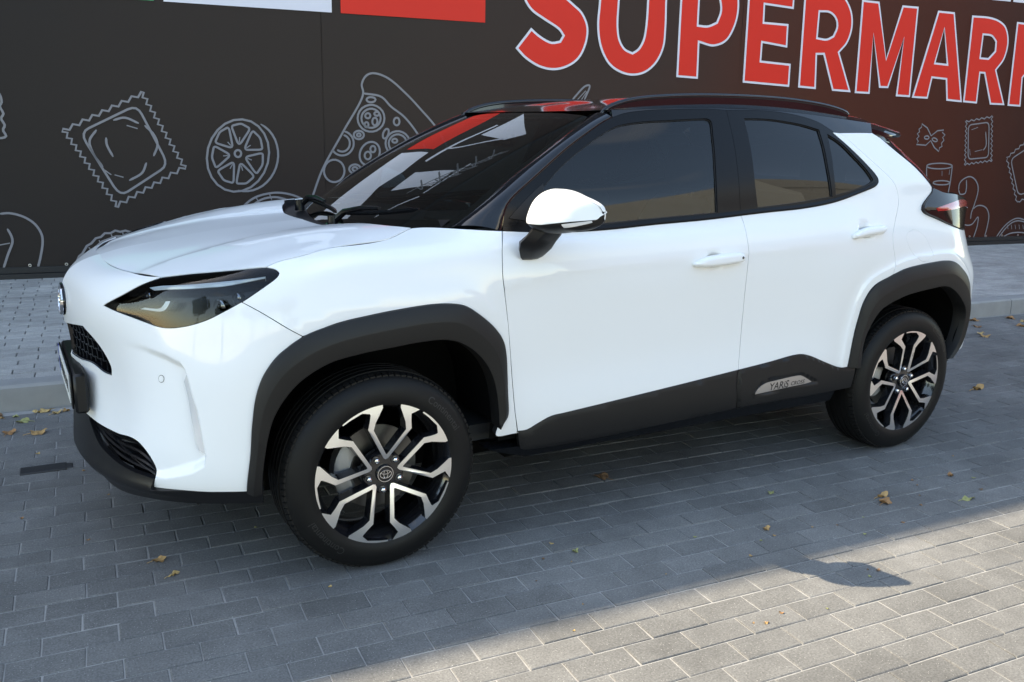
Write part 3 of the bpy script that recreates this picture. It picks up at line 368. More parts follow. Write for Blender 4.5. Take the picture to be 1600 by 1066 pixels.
NETS = {"F":[[[-0.78,0.0,0.225],[-0.84,0.0,0.33],[-0.835,0.0,0.45],[-0.832,0.0,0.58],[-0.838,0.0,0.7],[-0.848,0.0,0.79],[-0.842,0.0,0.87],[-0.812,0.0,0.925],[-0.765,0.0,0.955],[-0.712,0.0,0.972]],[[-0.77,0.22,0.225],[-0.82,0.22,0.33],[-0.808,0.22,0.45],[-0.795,0.22,0.58],[-0.797,0.22,0.7],[-0.812,0.22,0.79],[-0.806,0.22,0.87],[-0.783,0.22,0.915],[-0.745,0.22,0.945],[-0.7,0.22,0.962]],[[-0.735,0.4,0.24],[-0.772,0.4,0.33],[-0.755,0.4,0.45],[-0.735,0.4,0.58],[-0.738,0.4,0.7],[-0.752,0.4,0.79],[-0.75,0.405,0.86],[-0.727,0.41,0.908],[-0.699,0.41,0.942],[-0.664,0.41,0.962]],[[-0.675,0.55,0.262],[-0.708,0.56,0.335],[-0.695,0.57,0.45],[-0.672,0.575,0.58],[-0.662,0.578,0.7],[-0.652,0.578,0.785],[-0.642,0.578,0.85],[-0.63,0.578,0.902],[-0.616,0.574,0.942],[-0.598,0.558,0.965]],[[-0.585,0.67,0.275],[-0.615,0.685,0.34],[-0.605,0.695,0.45],[-0.588,0.7,0.58],[-0.577,0.702,0.7],[-0.562,0.702,0.785],[-0.548,0.702,0.855],[-0.532,0.701,0.912],[-0.512,0.696,0.958],[-0.485,0.676,0.986]],[[-0.47,0.755,0.282],[-0.495,0.772,0.345],[-0.495,0.78,0.45],[-0.487,0.785,0.58],[-0.477,0.787,0.7],[-0.457,0.787,0.79],[-0.44,0.786,0.868],[-0.422,0.782,0.927],[-0.399,0.772,0.976],[-0.366,0.747,1.009]],[[-0.36,0.805,0.286],[-0.38,0.822,0.345],[-0.38,0.83,0.45],[-0.375,0.836,0.58],[-0.37,0.84,0.7],[-0.355,0.841,0.79],[-0.338,0.836,0.875],[-0.322,0.823,0.94],[-0.302,0.8,0.991],[-0.274,0.757,1.027]],[[-0.23,0.825,0.286],[-0.24,0.843,0.345],[-0.24,0.85,0.45],[-0.235,0.855,0.58],[-0.23,0.861,0.7],[-0.222,0.863,0.8],[-0.212,0.858,0.885],[-0.202,0.845,0.953],[-0.19,0.819,1.01],[-0.176,0.753,1.048]],[[0.0,0.825,0.286],[0.0,0.843,0.345],[0.0,0.851,0.45],[0.0,0.858,0.58],[0.0,0.865,0.7],[0.0,0.867,0.81],[0.0,0.862,0.895],[0.0,0.848,0.968],[0.0,0.816,1.029],[0.0,0.736,1.068]],[[0.2,0.815,0.25],[0.2,0.835,0.35],[0.2,0.846,0.45],[0.2,0.853,0.58],[0.2,0.859,0.7],[0.2,0.861,0.81],[0.2,0.857,0.895],[0.2,0.843,0.975],[0.2,0.812,1.04],[0.2,0.668,1.098]],[[0.44,0.805,0.25],[0.44,0.832,0.35],[0.44,0.842,0.45],[0.44,0.842,0.58],[0.44,0.846,0.7],[0.44,0.852,0.81],[0.44,0.854,0.9],[0.44,0.846,0.98],[0.44,0.824,1.045],[0.44,0.785,1.092]],[[0.65,0.805,0.25],[0.65,0.838,0.35],[0.65,0.848,0.45],[0.65,0.842,0.58],[0.65,0.845,0.7],[0.65,0.852,0.81],[0.65,0.856,0.9],[0.65,0.848,0.98],[0.65,0.826,1.045],[0.65,0.79,1.085]]],"D":[[[0.2,0.815,0.25],[0.2,0.835,0.35],[0.2,0.846,0.45],[0.2,0.853,0.58],[0.2,0.859,0.7],[0.2,0.861,0.81],[0.2,0.857,0.9],[0.2,0.843,0.98],[0.2,0.812,1.045],[0.2,0.775,1.092],[0.2,0.756,1.17],[0.2,0.725,1.26],[0.2,0.683,1.36],[0.2,0.644,1.44],[0.2,0.612,1.5]],[[0.44,0.805,0.25],[0.44,0.832,0.35],[0.44,0.842,0.45],[0.44,0.842,0.58],[0.44,0.846,0.7],[0.44,0.852,0.81],[0.44,0.854,0.9],[0.44,0.846,0.98],[0.44,0.824,1.045],[0.44,0.785,1.092],[0.44,0.763,1.17],[0.44,0.731,1.26],[0.44,0.687,1.36],[0.44,0.648,1.44],[0.44,0.616,1.5]],[[0.65,0.805,0.25],[0.65,0.838,0.35],[0.65,0.848,0.45],[0.65,0.842,0.58],[0.65,0.845,0.7],[0.65,0.852,0.81],[0.65,0.856,0.9],[0.65,0.848,0.98],[0.65,0.826,1.045],[0.65,0.79,1.085],[0.65,0.766,1.17],[0.65,0.733,1.26],[0.65,0.689,1.36],[0.65,0.649,1.44],[0.65,0.618,1.5]],[[0.95,0.805,0.25],[0.95,0.842,0.35],[0.95,0.852,0.45],[0.95,0.844,0.58],[0.95,0.846,0.7],[0.95,0.853,0.81],[0.95,0.859,0.9],[0.95,0.851,0.98],[0.95,0.828,1.045],[0.95,0.793,1.086],[0.95,0.769,1.17],[0.95,0.735,1.26],[0.95,0.691,1.36],[0.95,0.65,1.44],[0.95,0.619,1.5]],[[1.25,0.805,0.25],[1.25,0.845,0.35],[1.25,0.855,0.45],[1.25,0.846,0.58],[1.25,0.848,0.7],[1.25,0.855,0.81],[1.25,0.861,0.9],[1.25,0.854,0.98],[1.25,0.831,1.045],[1.25,0.795,1.098],[1.25,0.771,1.18],[1.25,0.737,1.27],[1.25,0.693,1.37],[1.25,0.65,1.455],[1.25,0.62,1.513]],[[1.55,0.805,0.25],[1.55,0.847,0.35],[1.55,0.857,0.45],[1.55,0.849,0.58],[1.55,0.85,0.7],[1.55,0.857,0.81],[1.55,0.863,0.9],[1.55,0.858,0.98],[1.55,0.836,1.045],[1.55,0.796,1.116],[1.55,0.773,1.19],[1.55,0.739,1.28],[1.55,0.694,1.38],[1.55,0.651,1.465],[1.55,0.622,1.522]],[[1.85,0.805,0.25],[1.85,0.848,0.35],[1.85,0.859,0.45],[1.85,0.853,0.58],[1.85,0.855,0.7],[1.85,0.861,0.81],[1.85,0.866,0.9],[1.85,0.863,0.98],[1.85,0.843,1.045],[1.85,0.797,1.135],[1.85,0.775,1.2],[1.85,0.739,1.29],[1.85,0.693,1.385],[1.85,0.65,1.465],[1.85,0.621,1.52]],[[2.1,0.805,0.25],[2.1,0.848,0.35],[2.1,0.862,0.45],[2.1,0.862,0.58],[2.1,0.866,0.7],[2.1,0.871,0.81],[2.1,0.872,0.9],[2.1,0.866,0.98],[2.1,0.848,1.045],[2.1,0.798,1.152],[2.1,0.777,1.21],[2.1,0.74,1.295],[2.1,0.692,1.385],[2.1,0.649,1.455],[2.1,0.618,1.508]],[[2.35,0.8,0.25],[2.35,0.846,0.35],[2.35,0.866,0.45],[2.35,0.874,0.58],[2.35,0.879,0.7],[2.35,0.882,0.81],[2.35,0.879,0.9],[2.35,0.866,0.98],[2.35,0.845,1.045],[2.35,0.8,1.17],[2.35,0.779,1.225],[2.35,0.74,1.3],[2.35,0.689,1.38],[2.35,0.645,1.445],[2.35,0.612,1.49]],[[2.6,0.79,0.25],[2.6,0.842,0.35],[2.6,0.866,0.45],[2.6,0.878,0.58],[2.6,0.882,0.7],[2.6,0.884,0.81],[2.6,0.88,0.9],[2.6,0.862,0.98],[2.6,0.838,1.045],[2.6,0.79,1.18],[2.6,0.776,1.23],[2.6,0.737,1.3],[2.6,0.685,1.37],[2.6,0.639,1.43],[2.6,0.605,1.47]],[[2.8,0.775,0.25],[2.8,0.832,0.35],[2.8,0.856,0.45],[2.8,0.868,0.58],[2.8,0.872,0.7],[2.8,0.874,0.81],[2.8,0.868,0.9],[2.8,0.848,0.98],[2.8,0.822,1.045],[2.8,0.768,1.18],[2.8,0.753,1.23],[2.8,0.719,1.295],[2.8,0.671,1.36],[2.8,0.626,1.415],[2.8,0.595,1.45]],[[2.96,0.745,0.25],[2.96,0.805,0.35],[2.96,0.832,0.45],[2.96,0.842,0.58],[2.96,0.845,0.7],[2.96,0.84,0.81],[2.96,0.816,0.9],[2.96,0.788,0.98],[2.96,0.766,1.045],[2.96,0.725,1.18],[2.96,0.716,1.23],[2.96,0.687,1.29],[2.96,0.651,1.35],[2.96,0.609,1.4],[2.96,0.58,1.43]],[[3.08,0.7,0.25],[3.08,0.755,0.35],[3.08,0.783,0.45],[3.08,0.793,0.58],[3.08,0.792,0.7],[3.08,0.779,0.81],[3.08,0.738,0.9],[3.08,0.705,0.98],[3.08,0.688,1.045],[3.08,0.68,1.16],[3.08,0.671,1.21],[3.08,0.645,1.27],[3.08,0.611,1.33],[3.08,0.579,1.38],[3.08,0.55,1.41]],[[3.17,0.64,0.25],[3.17,0.69,0.35],[3.17,0.713,0.45],[3.17,0.723,0.58],[3.17,0.72,0.7],[3.17,0.7,0.81],[3.17,0.655,0.9],[3.17,0.62,0.98],[3.17,0.61,1.045],[3.17,0.61,1.14],[3.17,0.601,1.19],[3.17,0.585,1.25],[3.17,0.556,1.31],[3.17,0.524,1.36],[3.17,0.5,1.39]]],"H":[[[-0.76,0.0,0.955],[-0.66,0.0,0.985],[-0.55,0.0,1.006],[-0.42,0.0,1.027],[-0.28,0.0,1.046],[-0.12,0.0,1.061],[0.04,0.0,1.074],[0.2,0.0,1.08]],[[-0.76,0.2,0.945],[-0.66,0.2,0.975],[-0.55,0.2,1.002],[-0.42,0.2,1.026],[-0.28,0.2,1.047],[-0.12,0.2,1.063],[0.04,0.2,1.075],[0.2,0.2,1.082]],[[-0.76,0.38,0.915],[-0.66,0.38,0.958],[-0.55,0.38,0.995],[-0.42,0.38,1.025],[-0.28,0.38,1.053],[-0.12,0.38,1.076],[0.04,0.38,1.089],[0.2,0.38,1.096]],[[-0.76,0.5,0.895],[-0.66,0.5,0.945],[-0.55,0.5,0.984],[-0.42,0.5,1.018],[-0.28,0.5,1.051],[-0.12,0.5,1.08],[0.04,0.5,1.097],[0.2,0.5,1.104]],[[-0.76,0.62,0.865],[-0.66,0.62,0.92],[-0.55,0.62,0.968],[-0.42,0.62,1.004],[-0.28,0.62,1.039],[-0.12,0.62,1.069],[0.04,0.62,1.092],[0.2,0.62,1.104]],[[-0.76,0.74,0.835],[-0.66,0.74,0.89],[-0.55,0.74,0.942],[-0.42,0.74,0.988],[-0.28,0.74,1.027],[-0.12,0.74,1.055],[0.04,0.74,1.069],[0.2,0.74,1.085]],[[-0.76,0.82,0.8],[-0.66,0.82,0.86],[-0.55,0.82,0.915],[-0.42,0.82,0.965],[-0.28,0.82,1.005],[-0.12,0.82,1.035],[0.04,0.82,1.05],[0.2,0.82,1.062]]],"W":[[[0.1,0.0,1.05],[0.303,0.0,1.1766],[0.5116,0.0,1.2927],[0.7255,0.0,1.3981],[0.945,0.0,1.493]],[[0.106,0.22,1.05],[0.3083,0.21,1.1764],[0.5161,0.2,1.2922],[0.7293,0.19,1.3974],[0.948,0.18,1.492]],[[0.14,0.42,1.056],[0.336,0.4012,1.1801],[0.5376,0.3825,1.2937],[0.7445,0.3637,1.3966],[0.957,0.345,1.489]],[[0.205,0.58,1.07],[0.3875,0.5569,1.1891],[0.5756,0.53,1.2977],[0.769,0.4994,1.3956],[0.968,0.465,1.483]],[[0.3,0.7,1.085],[0.4618,0.6694,1.1981],[0.6291,0.635,1.3007],[0.8018,0.5969,1.3926],[0.98,0.555,1.474]]],"FU":[0.0,0.2219,0.4095,0.5907,0.7504,0.8852,0.9965,1.1239,1.3407,1.5419,1.7847,1.9948],"FV":[0.0,0.111,0.2223,0.3529,0.4731,0.5706,0.6525,0.7191,0.7786,0.844]}
UV = {"hoodF":[[0.2154,0.8407],[0.3314,0.8423],[0.4028,0.8483],[0.4976,0.8626],[0.5844,0.8458]],"hl_top":[[0.5854,0.8428],[0.6771,0.8606],[0.7571,0.8553],[0.8439,0.8444],[0.9335,0.828]],"hl_tail":[[0.9335,0.828],[0.9725,0.8053],[0.9914,0.7832],[0.9883,0.7709],[0.9753,0.7581]],"hl_low1":[[0.9753,0.7581],[0.934,0.7289],[0.898,0.7028]],"hl_low2":[[0.898,0.7028],[0.853,0.6754],[0.8098,0.6517],[0.7443,0.6319],[0.6641,0.6199],[0.6238,0.6205],[0.5232,0.6371],[0.4607,0.6462],[0.4047,0.6547]],"hl_in":[[0.4047,0.6547],[0.469,0.7187],[0.5231,0.776],[0.5854,0.8428]],"drl_a":[[0.5475,0.7732],[0.6012,0.7944],[0.7173,0.7991],[0.8063,0.798],[0.8735,0.7954],[0.9426,0.793]],"drl_b":[[0.5741,0.7592],[0.6294,0.7675],[0.7375,0.7701],[0.8264,0.7695],[0.8845,0.777],[0.9456,0.7844]],"drl_c":[[0.5346,0.6726],[0.6259,0.6798],[0.6409,0.6978],[0.6479,0.7195]],"drl_d":[[0.5521,0.6824],[0.6087,0.6887],[0.6195,0.7008],[0.6266,0.717]],"proj":[[0.5206,0.7466],[0.8194,0.6984],[0.8682,0.7277]],"hood_side":[[0.9335,0.828],[0.9653,0.8428],[1.0726,0.8399],[1.2065,0.8478],[1.3967,0.8338],[1.438,0.8357],[1.5198,0.8467]],"fender_top":[[1.5198,0.8467],[1.6619,0.8411],[1.7973,0.8431]],"dgapF":[[1.7973,0.8431],[1.782,0.7889],[1.7723,0.7484],[1.7687,0.6962],[1.7749,0.6514],[1.7855,0.5911],[1.8059,0.459],[1.8192,0.3422],[1.831,0.2372],[1.8445,0.1633],[1.8518,0.1142],[1.8628,0.0739]],"dgapD":[[0.2547,0.9098],[0.2379,0.8297],[0.228,0.7778],[0.224,0.7177],[0.2304,0.6618],[0.241,0.5942],[0.2612,0.4464],[0.2745,0.3307],[0.2862,0.2255],[0.2999,0.1567],[0.3071,0.1122],[0.3179,0.0744]],"seam":[[0.898,0.7028],[0.9948,0.6439],[1.0867,0.5847]],"archF_a":[[0.9462,0.0891],[0.9602,0.2158],[0.9643,0.3182],[0.9747,0.4072],[0.9973,0.4849],[1.03,0.5422],[1.0868,0.5837]],"archF_b":[[1.0868,0.5837],[1.1832,0.6065],[1.2845,0.6173],[1.3918,0.627],[1.5032,0.6341],[1.5722,0.6306],[1.6241,0.619],[1.6804,0.585],[1.7447,0.5352],[1.7745,0.4984],[1.787,0.4556],[1.798,0.3109],[1.8006,0.2344],[1.7911,0.2162],[1.7632,0.1899]],"archF_in":[[0.9882,0.0852],[0.9981,0.2136],[1.0073,0.2847],[1.0204,0.3411],[1.049,0.3975],[1.0947,0.4532],[1.1637,0.4945],[1.2585,0.5114],[1.3621,0.5187],[1.4674,0.5246],[1.549,0.5222],[1.6033,0.5078],[1.6598,0.4749],[1.7057,0.4264],[1.7363,0.3646],[1.7503,0.306],[1.7632,0.1899]],"bump_bot":[[0.9462,0.0891],[0.85,0.0878],[0.7564,0.0933],[0.6621,0.0913]],"intake":[[0.6621,0.0913],[0.6735,0.1429],[0.665,0.1667],[0.6306,0.2],[0.5821,0.2256],[0.5351,0.2323],[0.4502,0.2246],[0.3331,0.2229],[0.2392,0.2274]],"intake_low":[[0.6692,0.1285],[0.6384,0.1322],[0.5558,0.1353],[0.428,0.1476],[0.3279,0.1682],[0.2342,0.2149]],"chin":[[0.669,0.1261],[0.5385,0.0804],[0.4421,0.0549],[0.3162,0.0707]],"grille":[[0.1251,0.4762],[0.1547,0.4403],[0.2406,0.4144],[0.3331,0.4003],[0.3847,0.401],[0.3888,0.4271],[0.3651,0.4656],[0.3161,0.5136],[0.2511,0.5496]],"fog_out":[[0.757,0.4753],[0.7778,0.4144],[0.7996,0.3627],[0.8187,0.2888],[0.8352,0.2192]],"fog_in":[[0.7529,0.4414],[0.7702,0.3942],[0.7837,0.3364],[0.8009,0.2771],[0.8168,0.2329]],"ridge":[[0.5911,0.5436],[0.6635,0.5268],[0.7326,0.505],[0.7578,0.4754]],"ledge":[[0.8355,0.2142],[0.8383,0.1904],[0.8009,0.1719],[0.7172,0.1427]],"sensor":[[0.6488,0.438]],"belt1":[[0.2547,0.9098],[0.3522,0.9058],[0.4928,0.9035],[0.6547,0.9049],[0.8996,0.9118],[1.129,0.9098],[1.3176,0.9101]],"bgap_lo":[[1.3176,0.9101],[1.3202,0.8686],[1.3141,0.8017],[1.3135,0.7473],[1.3128,0.7025],[1.3115,0.6113],[1.3157,0.4674],[1.3159,0.3495],[1.3107,0.2652],[1.3054,0.2066],[1.3244,0.0955]],"bgap_up":[[1.3599,1.2911],[1.3538,1.1871],[1.3386,1.0718],[1.3213,0.9592],[1.3176,0.9101]],"clad1":[[0.2999,0.1567],[0.3344,0.1566],[0.3781,0.1749],[0.429,0.1945],[0.4953,0.2008],[0.7406,0.2197],[1.005,0.2404],[1.3107,0.2652]],"clad2":[[1.3107,0.2652],[1.4813,0.2796],[1.6163,0.2937],[1.6624,0.2931],[1.7096,0.2815],[1.8079,0.242],[1.9007,0.209],[1.9468,0.2068]],"sillbot":[[0.3179,0.0744],[0.6551,0.0677],[1.3244,0.0955],[1.3664,0.0821],[1.9493,0.0944]],"frame1":[[0.2604,0.9292],[0.2692,0.9542],[0.294,0.9873],[0.3773,1.0449],[0.5299,1.1388],[0.6505,1.2061],[0.742,1.252],[0.7972,1.2712],[0.8601,1.2845],[0.9689,1.2923],[1.1159,1.2931],[1.2444,1.2938],[1.3599,1.2911]],"glass1":[[0.4337,1.0333],[0.5194,1.0981],[0.639,1.1663],[0.7294,1.2124],[0.8028,1.2401],[0.9024,1.252],[1.0711,1.2546],[1.2447,1.2582],[1.2641,1.2485],[1.2542,1.1882],[1.2161,1.0171],[1.2024,0.9304],[1.0708,0.9314],[0.8301,0.9313],[0.6872,0.9285],[0.414,0.9252]],"sail":[[0.2732,0.9484],[0.4365,1.0464]],"frame2":[[1.3599,1.2911],[1.5173,1.2939],[1.6532,1.2925],[1.7909,1.2817],[1.8807,1.2638],[1.9482,1.2299]],"frame2b":[[1.945,1.2235],[2.0244,1.1462],[2.0899,1.0715],[2.1276,1.0197],[2.1304,0.9952],[2.107,0.9721],[1.9945,0.943],[1.8441,0.9178],[1.6547,0.908],[1.46,0.9099],[1.3176,0.9101]],"glass2":[[1.4426,1.2595],[1.5762,1.2605],[1.6844,1.2552],[1.7756,1.2475],[1.8655,1.2323],[1.8592,1.1576],[1.8464,1.0693],[1.8385,0.9942],[1.835,0.9437],[1.6161,0.9341],[1.4103,0.9316],[1.4138,1.0101],[1.4298,1.116],[1.439,1.1985]],"glass3":[[1.9067,1.2152],[1.9683,1.1772],[2.0275,1.1114],[2.0786,1.0475],[2.0999,1.0063],[2.0877,0.9949],[1.9801,0.966],[1.8549,0.948],[1.8654,1.0188],[1.8831,1.1016],[1.8951,1.1627]],"rgap":[[1.9916,1.223],[2.0409,1.1785],[2.1089,1.1091],[2.1779,1.04],[2.2127,1.0006],[2.2312,0.9545],[2.233,0.8902],[2.1886,0.8335],[2.158,0.7868],[2.1543,0.7273],[2.1697,0.6712],[2.1557,0.6041]],"ctop":[[1.945,1.2235],[1.9916,1.223],[2.2115,1.2381]],"cedge":[[2.2115,1.2381],[2.2515,1.2132],[2.314,1.1501],[2.4049,1.0541],[2.4668,0.9771],[2.4913,0.9339],[2.4829,0.9174],[2.3911,0.8698],[2.3841,0.8598]],"lamp_low":[[2.3841,0.8598],[2.3922,0.8523],[2.4904,0.8294],[2.615,0.7998]],"lamp_red":[[2.467,0.8583],[2.5817,0.8646],[2.7788,0.8687],[2.7984,0.8577],[2.6374,0.8542],[2.4936,0.8523]],"archR_a":[[1.9468,0.2068],[1.9598,0.3295],[1.9733,0.414],[1.9944,0.4975],[2.0403,0.558],[2.1557,0.6041]],"archR_b":[[2.1557,0.6041],[2.2316,0.6257],[2.3934,0.6427],[2.5095,0.6463],[2.5765,0.6376],[2.6415,0.6071],[2.7208,0.5544],[2.7586,0.505],[2.7915,0.4005],[2.7862,0.3063]],"archR_in":[[2.0172,0.1989],[2.0122,0.2815],[2.0186,0.3243],[2.0458,0.3869],[2.0917,0.4481],[2.1548,0.4794],[2.2529,0.5056],[2.4152,0.5232],[2.5098,0.5266],[2.5795,0.5062],[2.6662,0.4532],[2.7314,0.3922]],"badge":[[1.4038,0.1528],[1.4113,0.1688],[1.4435,0.1896],[1.5322,0.1994],[1.6515,0.2033],[1.6712,0.1968],[1.7238,0.169],[1.7055,0.1655],[1.5846,0.1606]],"badge_rec":[[1.3818,0.1415],[1.4335,0.199],[1.6314,0.2154],[1.6792,0.2071],[1.7679,0.1621]],"handle1":[[1.0274,0.7145],[1.0635,0.7305],[1.1892,0.7434],[1.267,0.7432],[1.2793,0.7294],[1.2747,0.7079],[1.2143,0.6978],[1.1437,0.6942],[1.0546,0.6956],[1.0336,0.7031]],"cup1":[[1.1434,0.7265]],"handle2":[[1.8854,0.7894],[1.9332,0.8077],[2.0498,0.8219],[2.1005,0.8169],[2.0881,0.7893],[2.0278,0.7802],[1.966,0.7753],[1.8961,0.7708]],"cup2":[[1.9889,0.8059]],"flap":[[2.2961,0.7985],[2.2558,0.7832],[2.2462,0.7621],[2.273,0.7074],[2.3193,0.6636],[2.355,0.6505],[2.3992,0.6595],[2.4221,0.6836],[2.4079,0.7181],[2.3698,0.7724],[2.331,0.7946]],"hoodH":[[0.2123,0.0634],[0.3091,0.0883],[0.3749,0.1107],[0.461,0.1453],[0.541,0.1764],[0.5978,0.2453],[0.6527,0.3123],[0.7144,0.386],[0.764,0.4536],[0.754,0.489],[0.7567,0.5732],[0.7408,0.6807],[0.7367,0.8419],[0.719,0.882],[0.6641,0.9671],[0.5865,0.9015],[0.4629,0.8609],[0.4479,0.7855],[0.2457,0.8013]],"ws_edge":[[0.6371,0.0248],[0.6473,0.0591],[0.659,0.1675],[0.6534,0.3683],[0.6567,0.56],[0.6239,0.798],[0.5947,0.9043]]}
# ------------------------------------------------------------------ setting materials
def paver_mat(name, col, prop):
    m, nt, b = nodes(name); L = nt.links.new; N = nt.nodes.new
    ge = N('ShaderNodeNewGeometry'); at = N('ShaderNodeAttribute'); at.attribute_name = 'tone'; at.attribute_type = 'OBJECT' if prop else 'GEOMETRY'
    big = N('ShaderNodeTexNoise'); big.inputs['Scale'].default_value = 2.2; big.inputs['Detail'].default_value = 5; L(ge.outputs['Position'], big.inputs['Vector'])
    fine = N('ShaderNodeTexNoise'); fine.inputs['Scale'].default_value = 170; fine.inputs['Detail'].default_value = 3; L(ge.outputs['Position'], fine.inputs['Vector'])
    sp = N('ShaderNodeTexVoronoi'); sp.inputs['Scale'].default_value = 150; L(ge.outputs['Position'], sp.inputs['Vector'])
    mot = N('ShaderNodeTexNoise'); mot.inputs['Scale'].default_value = 14; mot.inputs['Detail'].default_value = 6; L(ge.outputs['Position'], mot.inputs['Vector'])
    def mr(src, a, c, lo=0, hi=1):
        r = N('ShaderNodeMapRange'); r.inputs['From Min'].default_value = lo; r.inputs['From Max'].default_value = hi; r.inputs['To Min'].default_value = a; r.inputs['To Max'].default_value = c; L(src, r.inputs['Value']); return r.outputs[0]
    def mul(a, c):
        k = N('ShaderNodeMath'); k.operation = 'MULTIPLY'; L(a, k.inputs[0]); L(c, k.inputs[1]); return k.outputs[0]
    f = mul(mul(mr(big.outputs['Fac'], .82, 1.18, .3, .7), mr(mot.outputs['Fac'], .90, 1.10, .3, .7)), mul(mr(fine.outputs['Fac'], .74, 1.26, .3, .7), at.outputs['Fac']))
    sc = N('ShaderNodeVectorMath'); sc.operation = 'SCALE'; sc.inputs[0].default_value = col; L(f, sc.inputs['Scale'])
    mx = N('ShaderNodeMixRGB'); mx.inputs[2].default_value = (.46, .44, .41, 1); L(sc.outputs[0], mx.inputs[1])
    msk = N('ShaderNodeMath'); msk.operation = 'LESS_THAN'; msk.inputs[1].default_value = .17; L(sp.outputs['Distance'], msk.inputs[0])
    col_pick = N('ShaderNodeSeparateColor'); L(sp.outputs['Color'], col_pick.inputs[0])
    gate = N('ShaderNodeMath'); gate.operation = 'GREATER_THAN'; gate.inputs[1].default_value = .72; L(col_pick.outputs[0], gate.inputs[0])
    g2 = N('ShaderNodeMath'); g2.operation = 'MULTIPLY'; g2.inputs[1].default_value = .8; L(mul(msk.outputs[0], gate.outputs[0]), g2.inputs[0])
    L(g2.outputs[0], mx.inputs[0]); L(mx.outputs[0], b.inputs['Base Color'])
    b.inputs['Roughness'].default_value = .82; b.inputs['Specular IOR Level'].default_value = .35
    bp = N('ShaderNodeBump'); bp.inputs['Strength'].default_value = .3; bp.inputs['Distance'].default_value = .0014; L(fine.outputs['Fac'], bp.inputs['Height']); L(bp.outputs[0], b.inputs['Normal'])
paver_mat('road_paver', (.150, .147, .141), True); paver_mat('road_paver_rest', (.150, .147, .141), False)
paver_mat('walk_paver', (.36, .345, .325), True); paver_mat('walk_paver_rest', (.36, .345, .325), False)
pbr('joint_sand', (.31, .30, .285), .95, bump=(400, .6, .003), var=.35, vscale=30)
pbr('walk_sand', (.16, .155, .148), .95, bump=(400, .6, .003), var=.3, vscale=30)
pbr('kerb_concrete', (.28, .275, .265), .9, bump=(120, .5, .002), var=.22, vscale=9)
pbr('drain_iron', (.022, .022, .024), .6, bump=(80, .6, .002), var=.2, vscale=30)
pbr('plinth_black', (.012, .012, .013), .6, var=.2, vscale=3)
pbr('letter_red', (.78, .036, .022), .5, spec=.2, var=.04, vscale=2)
pbr('letter_white', (.74, .73, .80), .45, var=.03, vscale=3)
pbr('print_green', (.02, .27, .12), .45)
pbr('line_grey', (.215, .21, .225), .5, var=.12, vscale=6)
pbr('eyelet_metal', (.5, .5, .5), .3, metal=1)
def banner_mat():
    m, nt, b = nodes('banner_print'); L = nt.links.new; N = nt.nodes.new
    tc = N('ShaderNodeTexCoord'); sx = N('ShaderNodeSeparateXYZ'); L(tc.outputs['Object'], sx.inputs[0])
    nz = N('ShaderNodeTexNoise'); nz.inputs['Scale'].default_value = .5; nz.inputs['Detail'].default_value = 5; L(tc.outputs['Object'], nz.inputs['Vector'])
    ad = N('ShaderNodeMath'); ad.operation = 'MULTIPLY_ADD'; ad.inputs[1].default_value = 2.2; L(nz.outputs['Fac'], ad.inputs[0]); L(sx.outputs['X'], ad.inputs[2])
    mr = N('ShaderNodeMapRange'); mr.inputs['From Min'].default_value = -2; mr.inputs['From Max'].default_value = 16; L(ad.outputs[0], mr.inputs['Value'])
    rp = N('ShaderNodeValToRGB'); e = rp.color_ramp.elements; e[0].position = .0; e[0].color = (.025, .0215, .0205, 1); e[1].position = 1; e[1].color = (.022, .014, .013, 1)
    for p, c in ((.16, (.025, .0205, .0190)), (.34, (.039, .027, .022)), (.50, (.050, .029, .023)), (.62, (.085, .024, .014)), (.72, (.074, .019, .011)), (.82, (.036, .013, .010))):
        k = e.new(p); k.color = (*c, 1)
    L(mr.outputs[0], rp.inputs[0])
    L(rp.outputs[0], b.inputs['Base Color']); b.inputs['Roughness'].default_value = .5; b.inputs['Specular IOR Level'].default_value = .16
    n2 = N('ShaderNodeTexNoise'); n2.inputs['Scale'].default_value = 1.6; n2.inputs['Detail'].default_value = 3; L(tc.outputs['Object'], n2.inputs['Vector'])
    bp = N('ShaderNodeBump'); bp.inputs['Strength'].default_value = .35; bp.inputs['Distance'].default_value = .02; L(n2.outputs['Fac'], bp.inputs['Height']); L(bp.outputs[0], b.inputs['Normal'])
banner_mat()

# ------------------------------------------------------------------ road of concrete pavers
PY, PB = -.0783, .0985
KY = -.085; KP = Vector((-.94, 1.535, 0)); KT = Vector((math.cos(KY), math.sin(KY), 0)); KN = Vector((-math.sin(KY), math.cos(KY), 0))
WO = Vector((-.83, 5.12, 0)); WY = -.1476; WT = Vector((math.cos(WY), math.sin(WY), 0)); WN = Vector((-math.sin(WY), math.cos(WY), 0))
def brick_mesh(name, l, w, h=.03, ch=.0024, jag=0):
    a, b = l/2, w/2; V = []
    for z, d in ((0, ch), (-ch, 0), (-h, 0)):
        V += [(-a+d, -b+d, z), (a-d, -b+d, z), (a-d, b-d, z), (-a+d, b-d, z)]
    if jag: V = [(x+random.uniform(-jag, jag), y+random.uniform(-jag, jag), z) for x, y, z in V]
    Fc = [(0, 1, 2, 3)]
    for i in range(2):
        for k in range(4): k2 = (k+1) % 4; Fc.append((i*4+k, (i+1)*4+k, (i+1)*4+k2, i*4+k2))
    return V, Fc
cp = cam.matrix_world.inverted(); CAMP = cam.matrix_world.translation
def view(p):
    q = cp @ Vector(p)
    if q.z > -.2: return None
    f = 1399.917; return 800+f*q.x/-q.z, 533-f*q.y/-q.z, -q.z
road = mesh('road', [(-60, -60, -.0032), (60, -60, -.0032), (60, 20, -.0032), (-60, 20, -.0032)], [(0, 1, 2, 3)], 'joint_sand', None, False)
tag(road, 'grey concrete block road the car is parked on', kind='structure')
